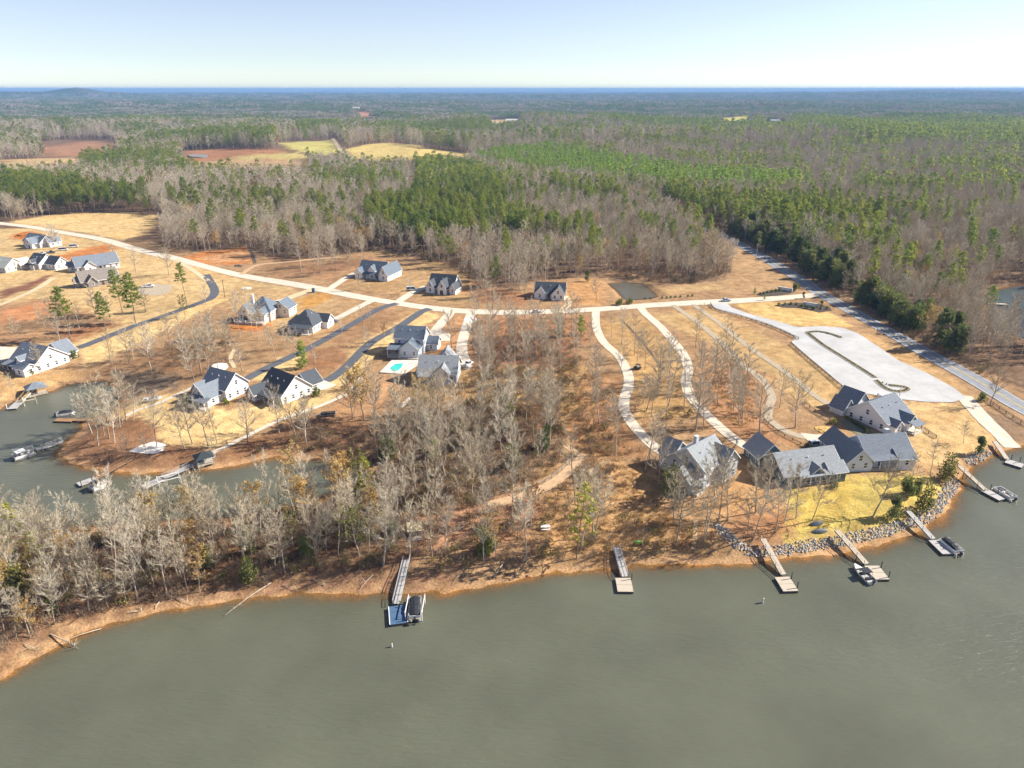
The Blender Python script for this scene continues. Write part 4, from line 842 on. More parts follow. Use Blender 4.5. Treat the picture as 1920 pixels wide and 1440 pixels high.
dock('floating_dock', 'dock with blue grey deck below the wooded shore', (763,1052), (743,1133), (745,1136), (748,1170), 1.5, 3.6, BLUED, GREYD, None, 2, ((.1, 1), (.9, 1)), TRIM)
dock('floating_dock', 'old weathered dock in front of the open brown slope', (1155,1030), (1171,1082), (1168,1084), (1173,1110), 1.5, 3.4, DECKW, GREYD, None, 2, ((.1, 1),), None)
dock('floating_dock', 'empty timber dock at the start of the stone bank', (1429,1020), (1469,1078), (1466,1082), (1483,1109), 1.3, 3.3, DECKW, DECKW, 2.6, 1, ((.15, 1), (.8, 1)))
dock('floating_dock', 'timber dock with a boat tied on its left side', (1567,1005), (1625,1058), (1634,1061), (1654,1087), 1.3, 3.3, DECKW, DECKW, 2.8, 1, ((.15, 1), (.85, 1)))
dock('floating_dock', 'grey dock with black covered boat below the golden lawn', (1699,972), (1750,1011), (1752,1013), (1779,1039), 1.3, 3.0, GREYD, GREYD, 3.0, 1, ((.2, 1), (.6, 1)))
dock('floating_dock', 'pale dock with an open pontoon boat at the curved stone bank', (1795,887), (1850,921), (1846,919), (1880,937), 1.3, 2.6, GREYD, DECKW, 2.6, 1, ((.1, 1), (.5, 1)))
dock('floating_dock', 'small pale dock beside the boat ramp', (1863,834), (1888,861), (1886,864), (1918,874), 1.3, 3.0, GREYD, DECKW, 1.6, 0, ((.2, 1), (.7, 1)))
dock('floating_dock', 'timber dock leading down from the gazebo', (60,735), (37,754), (40,750), (22,767), 1.5, 2.8, GREYD, MATS['treated_timber'], 1.9, 2, ((.3, 1), (.95, -1)), None, TRIM)
dock('floating_dock', 'low orange brown dock beside the dark moored boat', (168,790), (138,788), (138,788), (104,787), 1.3, 2.4, BRDECK, BRDECK, .9, 0, ((.3, -1), (.9, -1)))
dock('floating_dock', 'grey ladder like pier leading to the white pontoon boat', (120,832), (88,838), (88,838), (68,844), 1.1, 1.4, GREYD, GREYD, .8, 2, ((.5, 1),), None, METAL)
dock('floating_dock', 'brown pier and white gangway at the end of the grassy point', (252,857), (180,897), (180,897), (146,909), 1.5, 2.6, GREYD, BRDECK, 1.6, 2, ((.3, 1), (.9, 1)))
dock('floating_dock', 'long pale grey pier passing through the dark pavilion', (402,853), (306,897), (304,898), (268,914), 1.5, 2.6, GREYD, GREYD, 1.3, 2, ((.3, 1), (.9, -1)), None, METAL)
HULLM = mat('white_hull', (.75, .75, .74), .3, .04, 1, spec=.5); NAVYC = mat('black_boat_cover', (.022, .025, .032), .6, .2, 2.5); GREYC = mat('grey_boat_seats', (.42, .41, .40), .6, .1, 2); MOTOR = mat('black_outboard', (.02, .02, .022), .35, .1, 2, spec=.6); TANC = mat('tan_boat_floor', (.46, .38, .28), .7, .1, 2)
def bdir(p, q): a, b = PZ(*p, .4), PZ(*q, .4); return ((a[0] + b[0]) / 2, (a[1] + b[1]) / 2), math.atan2(b[1] - a[1], b[0] - a[0]), math.hypot(b[0] - a[0], b[1] - a[1])
def pontoon(label, stern, bow, top='cover', cov=NAVYC, L=None, z=.0, name='pontoon_boat', Wd=2.5):
    (x, y), a, l = bdir(stern, bow); L = L or max(5.5, min(8.5, l)); h = thing(name, label, 'boat', (x, y, z), a)
    for s in (-1, 1):
        t = MB(); t.tube((-L * .48, s * .85, .15), (L * .36, s * .85, .15), .32, .32, 8, True).tube((L * .36, s * .85, .15), (L * .5, s * .85, .28), .32, .05, 8, True); t.build('pontoon', METAL, h, True)
    d = MB(); d.box((0, 0, .52), (L * .94, Wd, .12)); d.build('deck', TANC, h)
    f = MB()
    for s in (-1, 1): f.box((-.02 * L, s * (Wd / 2 - .06), .92), (L * .82, .07, .62))
    f.box((L * .39, 0, .92), (.07, Wd - .2, .6)).box((-L * .43, 0, .92), (.07, Wd - .2, .6)); f.build('fence', HULLM, h)
    if top == 'cover':
        c = MB(); n = 9; vs = []; fs = []
        for i in range(n):
            t = i / (n - 1); xx = -L * .40 + L * .80 * t; hh = 1.30 + .55 * math.sin(math.pi * t) ** .7 + (.12 if i % 2 else 0); wd = Wd * (.5 - .07 * abs(t - .5))
            vs += [(xx, -wd, 1.05), (xx, -wd * .6, hh * .93), (xx, 0, hh), (xx, wd * .6, hh * .93), (xx, wd, 1.05)]
        for i in range(n - 1):
            for j in range(4): fs.append((i * 5 + j, i * 5 + j + 1, i * 5 + j + 6, i * 5 + j + 5))
        fs += [(0, 4, 3, 2, 1), tuple((n - 1) * 5 + k for k in range(5))]
        c.add(vs, fs); c.build('cover', cov, h)
    else:
        for (sx, sy, lx, ly) in ((L * .25, Wd * .32, L * .22, .55), (L * .25, -Wd * .32, L * .22, .55), (-L * .28, 0, .6, Wd * .7)): q = MB(); q.box((sx, sy, .80), (lx, ly, .44)).box((sx, sy + (.22 if sy > 0 else -.22) * (sy != 0), 1.1), (lx, .12, .35)); q.build('seat', GREYC, h)
        q = MB(); q.box((-.3, .6, 1.0), (.6, .5, .9)); q.build('console', HULLM, h)
        if top == 'canopy':
            q = MB(); q.box((-L * .12, 0, 2.35), (L * .42, Wd * .92, .10)); q.build('canopy', cov, h)
            for sx in (-.3, .06):
                for s in (-1, 1): q = MB(); q.tube((sx * L, s * Wd * .44, .6), (sx * L, s * Wd * .44, 2.32), .03, .03, 5); q.build('canopy_pole', METAL, h)
    o = MB(); o.box((-L * .5 - .25, 0, .95), (.55, .42, .6)).box((-L * .5 - .25, 0, .35), (.22, .16, .8)).tube((-L * .5 - .25, 0, -.1), (-L * .5 - .6, 0, -.15), .12, .1, 6, True); o.build('outboard_motor', MOTOR, h)
    return h
pontoon('black covered pontoon boat on a lift beside the blue grey dock', (778,1166), (779,1122), 'cover', z=.35)
pontoon('black covered boat tied to the grey dock below the golden lawn', (1800,1040), (1766,1011), 'cover')
pontoon('open tan pontoon boat with white fence at the right edge docks', (1902,938), (1864,915), 'open')
pontoon('white pontoon boat with white canopy out in the cove', (24,862), (66,848), 'canopy', TRIM)
pontoon('pontoon boat with dark canopy at the end of the brown pier', (170,921), (206,904), 'canopy', NAVYC)
pontoon('small dark boat moored beside the low orange brown dock', (108,779), (138,775), 'cover', NAVYC, 5.5)
def runabout(label, stern, bow, L=6.2, seatm=NAVYC, z=0.0, name='motor_boat', hull=HULLM, canopy=True, cat='boat', ang=None, xy=None):
    if xy is None: (x, y), a, l = bdir(stern, bow)
    else: x, y, z0 = P(*xy); a = R(ang); z = z0 + z
    h = thing(name, label, cat, (x, y, z), a); m = MB(); n = 9; vs = []; fs = []; W = 1.15
    for i in range(n):
        t = i / (n - 1); xx = -L / 2 + L * t; wd = W * (1 if t < .5 else math.cos((t - .5) * 2 * 1.45)) + .02; zz = .75 + .3 * t * t
        vs += [(xx, -wd, zz), (xx, -wd * .8, .05 + .3 * t ** 3), (xx, 0, -.2 + .5 * t ** 3), (xx, wd * .8, .05 + .3 * t ** 3), (xx, wd, zz)]
    for i in range(n - 1):
        for j in range(4): fs.append((i * 5 + j, i * 5 + j + 5, i * 5 + j + 6, i * 5 + j + 1))
        if i > 5: fs.append((i * 5, i * 5 + 4, i * 5 + 9, i * 5 + 5))
    fs.append((0, 1, 2, 3, 4)); m.add(vs, fs); m.build('hull', hull, h)
    q = MB(); q.box((-L * .1, 0, .42), (L * .75, W * 1.7, .06)); q.build('floor', GREYC, h)
    for sx in (-.3, 0): q = MB(); q.box((sx * L, 0, .68), (.6, W * 1.5, .45)); q.build('seat', seatm, h)
    q = MB(); q.add([(L * .08, -W * .8, .95), (L * .08, W * .8, .95), (L * .02, W * .7, 1.45), (L * .02, -W * .7, 1.45), (L * .1, -W * .8, .95), (L * .1, W * .8, .95), (L * .04, W * .7, 1.45), (L * .04, -W * .7, 1.45)], [(0, 1, 2, 3), (7, 6, 5, 4), (0, 3, 7, 4), (1, 5, 6, 2), (3, 2, 6, 7)]); q.build('windshield', GLASS, h)
    if canopy:
        q = MB(); q.box((-L * .1, 0, 1.95), (1.9, W * 1.7, .07)); q.build('canopy', NAVYC, h)
        for sx in (-.24, .05):
            for s in (-1, 1): p = MB(); p.tube((sx * L, s * W * .85, .8), (sx * L, s * W * .8, 1.93), .025, .025, 5); p.build('canopy_pole', METAL, h)
    o = MB(); o.box((-L / 2 - .2, 0, .95), (.5, .4, .6)).box((-L / 2 - .2, 0, .3), (.2, .14, .8)); o.build('outboard_motor', MOTOR, h)
    return h
runabout('white and dark boat tied left of the timber dock', (1634,1091), (1604,1063))
runabout('white boat parked on the grass beside the walkway to the cove', None, None, 6.0, GREYC, .35, canopy=False, ang=15, xy=(287,752))
# boat lifts: frames of white posts
def lift(label, px, ang, L=5.0, Wd=3.2, m=TRIM):
    x, y = PZ(*px, 0); h = thing('boat_lift', label, 'boat lift', (x, y, 0), R(ang))
    for sx in (-1, 1):
        for sy in (-1, 1): q = MB(); q.tube((sx * L / 2, sy * Wd / 2, -2), (sx * L / 2, sy * Wd / 2, 2.3), .09, .09, 6, True); q.build('post', m, h)
    for sy in (-1, 1): q = MB(); q.beam((-L / 2, sy * Wd / 2, 1.9), (L / 2, sy * Wd / 2, 1.9), .14, .18); q.build('side_beam', m, h)
    for sx in (-1, 1): q = MB(); q.beam((sx * L / 2.2, -Wd / 2, .02), (sx * L / 2.2, Wd / 2, .02), .14, .14); q.build('cradle_beam', METAL, h)
    return h
lift('white posted lift around the black covered pontoon boat', (779,1147), 90, 5.4, 3.4); lift('empty timber lift beside the gazebo dock', (57,757), 38, 3.6, 3.0, mat('pale_timber', (.62, .55, .42), .8, .1, 3)); lift('white boat lift below the long grey pier', (318,906), 33, 5.5, 3.0)
lift('white lift holding the pontoon boat out in the cove', (45,855), 33, 5.0, 3.4, METAL)
for px, lab, s in [((1430,1130), 'white marker buoy in open water off the timber dock', 1.0), ((735,1213), 'tiny white buoy floating below the blue grey dock', .7)]:
    x, y = PZ(*px, 0); h = thing('buoy', lab, 'buoy', (x, y, 0)); q = MB(); q.tube((0, 0, -.3), (0, 0, 1.1 * s), .22 * s, .20 * s, 8, True).tube((0, 0, 1.1 * s), (0, 0, 1.3 * s), .2 * s, .06, 8, True); q.build('float_body', HULLM, h); q = MB(); q.tube((0, 0, .75 * s), (0, 0, .88 * s), .225 * s, .222 * s, 8); q.build('band', mat('orange_band', (.7, .2, .04), .5), h)
# ------------------------------------------------------------ vehicles
TYRE = mat('tyre_rubber', (.02, .02, .02), .8, .2, 3); RIM = mat('wheel_rim', (.5, .5, .52), .35, .1, 3, metal=.7); LAMP = mat('headlight_glass', (.75, .75, .72), .15, .05, 3); RED = mat('tail_light', (.35, .02, .02), .3, .1, 3)
def wheel(h, x, y, r=.34):
    t = MB(); t.tube((x, y - .11, r), (x, y + .11, r), r, r, 12, True); w_ = t.build('wheel', TYRE, h); q = MB(); s = 1 if y > 0 else -1; q.tube((x, y + s * .112, r), (x, y + s * .125, r), r * .58, r * .5, 10, True); q.build('rim', RIM, w_)
def car(label, px, ang, col, kind='suv', name=None, dz=.14):
    X, Y, Z = P(*px); nm = name or ('pickup_truck' if kind == 'pickup' else 'car'); h = thing(nm, label, 'truck' if kind == 'pickup' else 'car', (X, Y, Z + dz), R(ang)); pm = mat('paint_' + '_'.join(str(int(c * 100)) for c in col), col, .3, .03, 1, spec=.6)
    L = {'suv': 4.7, 'sedan': 4.6, 'pickup': 5.5, 'van': 5.4}[kind]; l = L / 2; W = .93
    prof = [(-l, .35), (-l, .95), (l * .55, 1.0), (l * .97, .85), (l, .35)]
    b = MB(); n = len(prof); vs = [(x, -W, z) for x, z in prof] + [(x, W, z) for x, z in prof]; b.add(vs, [tuple(range(n)), tuple(range(n, 2 * n))[::-1]] + [(i, i + n, (i + 1) % n + n, (i + 1) % n) for i in range(n)]); b.build('body', pm, h)
    cab = {'suv': (-l * .92, -l * .78, l * .18, l * .52, 1.72), 'sedan': (-l * .72, -l * .40, l * .12, l * .50, 1.45), 'pickup': (-l * .15, -l * .08, l * .28, l * .52, 1.75), 'van': (-l * .98, -l * .94, l * .45, l * .72, 2.1)}[kind]
    x0, x1, x2, x3, zt = cab; zb = .94; w0, w1 = W * .96, W * .78
    c = MB(); c.add([(x0, -w0, zb), (x3, -w0, zb), (x3, w0, zb), (x0, w0, zb), (x1, -w1, zt), (x2, -w1, zt), (x2, w1, zt), (x1, w1, zt)], [(4, 5, 6, 7), (0, 1, 5, 4), (1, 2, 6, 5), (2, 3, 7, 6), (3, 0, 4, 7)]); c.build('cabin', GLASS, h)
    r = MB(); r.box(((x1 + x2) / 2, 0, zt + .02), (x2 - x1 + .1, w1 * 2 + .06, .07))
    for s in (-1, 1):
        r.beam((x3, s * w0, zb), (x2, s * w1, zt), .09, .06).beam((x0, s * w0, zb), (x1, s * w1, zt), .12, .08)
    r.build('roof', pm, h)
    if kind == 'pickup': q = MB(); q.box((-l * .58, 0, .955), (l * .72, W * 1.6, .02)); q.build('bed', MOTOR, h)
    for sx in (-.62, .64):
        for s in (-1, 1): wheel(h, sx * l, s * (W - .08))
    for s in (-1, 1): q = MB(); q.box((l * .985, s * W * .72, .72), (.08, .32, .14)); q.build('headlight', LAMP, h); q = MB(); q.box((-l - .01, s * W * .8, .82), (.05, .2, .2)); q.build('tail_light', RED, h)
    return h
car('white sedan driving on the pale road before the bare trees', (1005,587), 2, (.72, .72, .72), 'sedan'); car('silver blue sedan on the pale road near the entrance signs', (1361,565), 4, (.50, .58, .66), 'sedan')
car('maroon sedan parked beside the white gabled house', (1580,774), -28, (.22, .03, .05), 'sedan'); car('white pickup parked on the round concrete pad', (877,686), 62, (.75, .75, .75), 'pickup')
car('white pickup parked on the grey gravel pad among the pines', (279,539), 22, (.78, .78, .78), 'pickup'); car('pale blue van in the shaded driveway of the black roofed house', (772,545), 12, (.60, .68, .72), 'van', 'van')
car('white pickup parked beside the far left cluster of houses', (78,477), 30, (.75, .75, .75), 'pickup'); car('white van parked by the clay bank at the far left', (119,470), 25, (.78, .78, .78), 'van', 'van'); car('dark pickup next to the clay bank at the far left', (95,475), 28, (.07, .08, .09), 'pickup'); car('white trailer truck at the end of the clay bank', (139,464), 25, (.78, .78, .78), 'van', 'van')
car('dark suv parked at the end of the concrete driveway by the hipped roof house', (624,606), 45, (.12, .13, .15), 'suv'); car('white suv parked behind the house under construction', (526,570), 10, (.78, .78, .78), 'suv')
car('silver suv in the shrubs beside the long pale blue house', (1528,836), 20, (.45, .47, .5), 'suv')
X, Y, Z = P(1195, 692); h = thing('utility_cart', 'black utility cart standing alone on the dry lawn', 'utility cart', (X, Y, Z + .02), R(150))
q = MB(); q.box((0, 0, .62), (2.6, 1.4, .5)); q.build('body', MOTOR, h); q = MB(); q.box((-.2, 0, 1.85), (1.7, 1.35, .08)); q.build('roof', MOTOR, h)
for sx in (-1, .6):
    for s in (-1, 1): q = MB(); q.box((sx, s * .62, 1.3), (.07, .07, 1.1)); q.build('roof_post', MOTOR, h)
for sx in (-.85, .85):
    for s in (-1, 1): wheel(h, sx, s * .7, .36)
q = MB(); q.box((-.1, 0, .95), (.6, 1.2, .35)); q.build('seat', GREYC, h)
X, Y, Z = P(615, 779); h = thing('utility_trailer', 'low trailer loaded with dark logs beside the shore walkway', 'trailer', (X, Y, Z), R(12))
q = MB(); q.box((0, 0, .55), (5.0, 2.0, .15)).beam((-2.5, 0, .5), (-4.6, 0, .45), .2, .12); q.build('bed', METAL, h)
for sx in (-.5, .5):
    for s in (-1, 1): wheel(h, sx, s * 1.1, .34)
r_ = random.Random(3)
for k in range(9): q = MB(); y = -.75 + (k % 5) * .37; z = .82 + (k // 5) * .34; q.tube((-2.2 + r_.random() * .4, y, z), (2.0 + r_.random() * .4, y + .05, z), .19, .17, 7, True); q.build('log', mat('dark_log', (.09, .075, .07), .9, .3, 3), h)
# ------------------------------------------------------------ fences, signs, poles, bins
RAILM = mat('split_rail', (.17, .13, .10), .9, .25, 3, stretch=(1, 1, 4))
def fence(label, px, sp=2.9, ht=1.15, m=RAILM, rails=(.35, .75, 1.08), name='rail_fence', world=False, dz=0):
    c = spline(px if world else PXY(px), .5); s = np.concatenate([[0], np.cumsum(np.linalg.norm(np.diff(c, axis=0), axis=1))]); n = max(2, int(s[-1] / sp)); u = np.linspace(0, s[-1], n + 1)
    xs, ys = np.interp(u, s, c[:, 0]), np.interp(u, s, c[:, 1]); h = thing(name, label, 'fence', (xs[0], ys[0], g(xs[0], ys[0]))); z0 = g(xs[0], ys[0]); pt = [(x - xs[0], y - ys[0], g(x, y) - z0 + dz) for x, y in zip(xs, ys)]
    pm = MB(); pm.box((0, 0, ht / 2 - .15), (.16, .16, ht + .3)); pme = pm.mesh('post', m)
    for p in pt: link('post', pme, h, p)
    for a, b in zip(pt[:-1], pt[1:]):
        for z in rails: q = MB(); q.beam((a[0], a[1], a[2] + z), (b[0], b[1], b[2] + z), .07, .13); q.build('rail', m, h)
    return h
fence('dark split rail fence along the curved lot entrance', [(1332,571),(1340,581),(1382,593),(1424,606),(1459,619),(1497,637)])
fence('dark split rail fence on the left edge of the parking lot', [(1482,645),(1518,677),(1556,709),(1584,732),(1605,739),(1622,742)])
fence('split rail fence from the lot corner down to the boat ramp side', [(1645,743),(1665,758),(1690,775),(1712,793),(1733,808),(1755,822)])
fence('split rail fence between the gravel drive and the white gabled house', [(1508,757),(1530,774),(1553,788),(1572,797)])
fence('split rail fence beside the gravel drive to the pale blue house', [(1432,788),(1460,812),(1490,828),(1530,848)], 2.6, .9, RAILM, (.35, .75))
fence('pale timber rail fence along the dirt path in the woods', [(922,930),(970,921),(1020,905),(1052,882),(1075,858)], 2.4, 1.1, DECKW, (.4, .95))
fence('dark rail fence beside the highway at the boat ramp', [(1850,752),(1880,772),(1905,788),(1930,802)])
def pole(label, px, hgt, name='utility_pole', cat='utility pole', arm=True, m=DARKP):
    X, Y, Z = P(*px); h = thing(name, label, cat, (X, Y, Z)); q = MB(); q.tube((0, 0, -.5), (0, 0, hgt), .16, .11, 8, True); q.build('post', m, h)
    if arm:
        q = MB(); q.box((0, 0, hgt - .7), (2.2, .12, .14), .6); q.build('crossarm', m, h)
        for k in (-.9, 0, .9): q = MB(); q.tube((k * math.cos(.6), k * math.sin(.6), hgt - .6), (k * math.cos(.6), k * math.sin(.6), hgt - .38), .06, .05, 6, True); q.build('insulator', METAL, h)
pole('grey utility pole on the left verge of the highway', (1417,489), 10.5, m=METAL); pole('dark utility pole where the highway enters the woods', (1307,424), 12); pole('thin light pole at the lower end of the parking lot', (1684,752), 5.2, 'lamp_post', 'lamp post', False, METAL); pole('bare utility pole beside the far left road bend', (422,559), 9.5)
def sign(label, px, ang, wd=5.5, ht=1.7):
    X, Y, Z = P(*px); h = thing('entrance_sign', label, 'sign', (X, Y, Z), R(ang)); q = MB(); q.box((0, 0, ht / 2), (wd, .5, ht)); q.build('wall', mat('pale_stone', (.55, .53, .5), .8, .15, 2), h); q = MB(); q.box((0, -.28, ht * .6), (wd * .7, .06, ht * .5)); q.build('panel', TRIM, h); q = MB(); q.box((0, 0, ht + .1), (wd + .3, .7, .2)); q.build('cap', MATS['pale_stone'], h)
    for s in (-1, 1): q = MB(); q.box((s * (wd / 2 + .4), 0, ht * .6), (.8, .8, ht * 1.2)); q.build('pillar', MATS['pale_stone'], h)
sign('pale entrance sign wall in the planted bed above the road', (1472,546), -35); sign('pale entrance sign wall in the planted bed below the road', (1520,575), -35)
X, Y, Z = P(588, 548); h = thing('rubbish_bin', 'blue wheeled bin standing at the pale road', 'bin', (X, Y, Z)); q = MB(); q.prism([(-.7, -.6), (.7, -.6), (.7, .6), (-.7, .6)], .15, 1.9); q.build('body', mat('blue_plastic', (.08, .22, .34), .5, .06, 2), h); q = MB(); q.box((0, 0, 1.96), (1.5, 1.3, .14)); q.build('lid', mat('dark_blue_plastic', (.03, .08, .13), .5), h); wheel(h, .5, .6, .18); wheel(h, -.5, .6, .18)
X, Y, Z = P(1195, 1022); h = thing('kayak_rack', 'yellow and green kayaks stacked on a rack by the shore', 'kayak rack', (X, Y, Z), R(5)); h.scale = (.7, .7, .7)
for s in (-1, 1): q = MB(); q.box((s * 1.1, 0, .6), (.12, .9, 1.2)); q.build('rack_frame', DARKP, h)
for k, c in enumerate([(.6, .42, .04), (.12, .35, .08)]):
    q = MB(); n = 8
    for i in range(n):
        t0, t1 = i / n, (i + 1) / n; f = lambda t: .04 + .36 * math.sin(math.pi * t) ** .8; q.tube((-1.9 + 3.8 * t0, 0, .75 + .55 * k), (-1.9 + 3.8 * t1, 0, .75 + .55 * k), f(t0), f(t1), 8)
    q.build('kayak', mat('kayak_%d' % k, c, .4), h)
X, Y, Z = P(1022, 992); h = thing('picnic_table', 'small white table among bare trunks on the open slope', 'table', (X, Y, Z), .1)
q = MB(); q.box((0, 0, .8), (2.3, .95, .1)); q.build('table_top', TRIM, h)
for s in (-1, 1): q = MB(); q.box((s * .9, 0, .38), (.12, .8, .8)); q.build('leg', TRIM, h); q = MB(); q.box((0, s * .85, .48), (2.2, .3, .08)); q.build('bench_seat', TRIM, h)
for px, lab, a in [((1530,983), 'upturned dark canoe on the golden lawn by bare trees', .3), ((1537,997), 'small grey rowing boat nearer the stone bank', .2)]:
    X, Y, Z = P(*px); h = thing('rowing_boat', lab, 'boat', (X, Y, Z), a); q = MB(); vs = []; fs = []; n = 7
    for i in range(n):
        t = i / (n - 1); w_ = .75 * math.sin(math.pi * (.08 + .84 * t)) ** .7; hh = .25 + .5 * math.sin(math.pi * (.1 + .8 * t)); x = -1.9 + 3.8 * t; vs += [(x, -w_, .05), (x, -w_ * .6, hh * .8), (x, 0, hh), (x, w_ * .6, hh * .8), (x, w_, .05)]
    for i in range(n - 1):
        for j in range(4): fs.append((i * 5 + j, i * 5 + j + 1, i * 5 + j + 6, i * 5 + j + 5))
    fs += [(0, 4, 3, 2, 1), tuple((n - 1) * 5 + k for k in range(5))]
    q.add(vs, fs); q.build('hull', mat('dark_hull', (.10, .11, .12), .4, .1, 2), h); q = MB(); q.beam((-1.9, 0, .72), (1.9, 0, .72), .06, .05); q.build('keel', METAL, h)
# firewood and building piles, clay heap
def heap(name, label, px, sx, sy, sz, m, seed, cat):
    X, Y, Z = P(*px); r = random.Random(seed); q = MB(); n, k = 16, 6; vs = [(0, 0, sz)]; fs = []
    for j in range(1, k + 1):
        t = j / k
        for i in range(n):
            a = 6.2832 * i / n; w_ = t * (1 + .18 * rv(r)); vs.append((math.cos(a) * sx * w_, math.sin(a) * sy * w_, sz * (1 - t ** 1.5) * (1 + .15 * rv(r)) - (.5 if j == k else 0)))
    fs += [(0, 1 + i, 1 + (i + 1) % n) for i in range(n)]
    for j in range(k - 1):
        for i in range(n): a, b = 1 + j * n + i, 1 + j * n + (i + 1) % n; fs.append((a, a + n, b + n, b))
    q.add(vs, fs); o = q.build(name, m, loc=(X, Y, Z)); return tag(o, label, cat)
CLAYM = mat('orange_clay', (.46, .17, .04), .95, .25, .8, bump=.6, spec=.05)
heap('clay_heap', 'orange clay heap behind the far left white house', (48,442), 8, 5, 2.4, CLAYM, 1, 'earth heap'); heap('clay_heap', 'low orange clay spoil beside the raised timber deck', (458,615), 6, 3, .9, CLAYM, 2, 'earth heap'); heap('straw_heap', 'round golden straw mound beside the gravel drive', (1548,806), 3.6, 2.6, .7, mat('straw_mound', (.55, .36, .12), .95, .2, 2), 4, 'earth heap')
for px, lab, sd, m in [((462,541), 'pale rubble pile on the dry slope above the cream house', 5, CREAM), ((447,499), 'dark debris pile at the road bend', 6, DARKP)]: heap('debris_pile', lab, px, 3.2, 1.8, .9, m, sd, 'debris pile')
# riprap stone bank: hundreds of loose stones, one mass
RIP = [[(1346,983),(1357,997),(1369,1009),(1385,1022),(1402,1032),(1425,1038)], [(1430,1037),(1455,1032),(1500,1026),(1556,1017),(1612,1006),(1660,995),(1690,986),(1725,975),(1745,962),(1757,950),(1768,935),(1778,922),(1786,910),(1791,902)], [(1815,868),(1826,862),(1840,853),(1850,846)]]
q = MB(); r = random.Random(9)
for pl in RIP:
    c = spline(PXY(pl), .5); d = np.gradient(c, axis=0); d /= np.linalg.norm(d, axis=1)[:, None] + 1e-9
    for i in range(len(c)):
        for _ in range(7):
            o = rv(r) * 1.5; x, y = c[i][0] - d[i][1] * o + rv(r) * .3, c[i][1] + d[i][0] * o + rv(r) * .3; s = r.uniform(.16, .42); z = g(x, y) + s * .25
            a = r.uniform(0, 6.28); vs = []
            for (vx, vy, vz) in ((1, 0, 0), (-1, 0, 0), (0, 1, 0), (0, -1, 0), (0, 0, 1), (0, 0, -1), (.6, .6, .5), (-.6, -.6, .45)):
                k = s * r.uniform(.75, 1.2); vs.append((x + k * (vx * math.cos(a) - vy * math.sin(a)), y + k * (vx * math.sin(a) + vy * math.cos(a)), z + k * vz * .75))
            q.add(vs, [(0, 2, 6), (2, 4, 6), (4, 0, 6), (2, 1, 4), (1, 7, 4), (7, 3, 4), (1, 3, 7), (3, 0, 4), (2, 0, 5), (1, 2, 5), (3, 1, 5), (0, 3, 5)])
tag(q.build('riprap_stone', mat('riprap_granite', (.40, .375, .34), .9, .45, .9, spec=.2)), 'loose pale grey stones lining the lake bank', 'stones', kind='stuff')
# ------------------------------------------------------------ where the trees stand
ROADX = np.concatenate([c for c, w_ in ROADS]); ROADW = np.concatenate([np.full(len(c), w_) for c, w_ in ROADS])
def blocked(x, y, rad=1.2):
    if (((ROADX[:, 0] - x) ** 2 + (ROADX[:, 1] - y) ** 2) < (ROADW + rad) ** 2).any(): return True
    for (cx, cy, rr, ox, oy, co, si, u0, u1, v0, v1) in HOUSES:
        dx, dy = x - ox, y - oy; u, v = dx * co + dy * si, -dx * si + dy * co
        if u0 - 1.5 < u < u1 + 1.5 and v0 - 1.5 < v < v1 + 1.5: return True
    return False
TREES = []      # (kind, form index, x, y, z, turn, scale, label, group)
tr_ = random.Random(77)
def put(kind, x, y, label, group=None, h=None, f=None, s=None):
    F_ = FORMS[kind]; f = tr_.randrange(len(F_)) if f is None else f; s = (h / F_[f]['h'] if h else (s or tr_.uniform(.8, 1.15)))
    TREES.append((kind, f, x, y, g(x, y), tr_.uniform(0, 6.28), s, label, group))
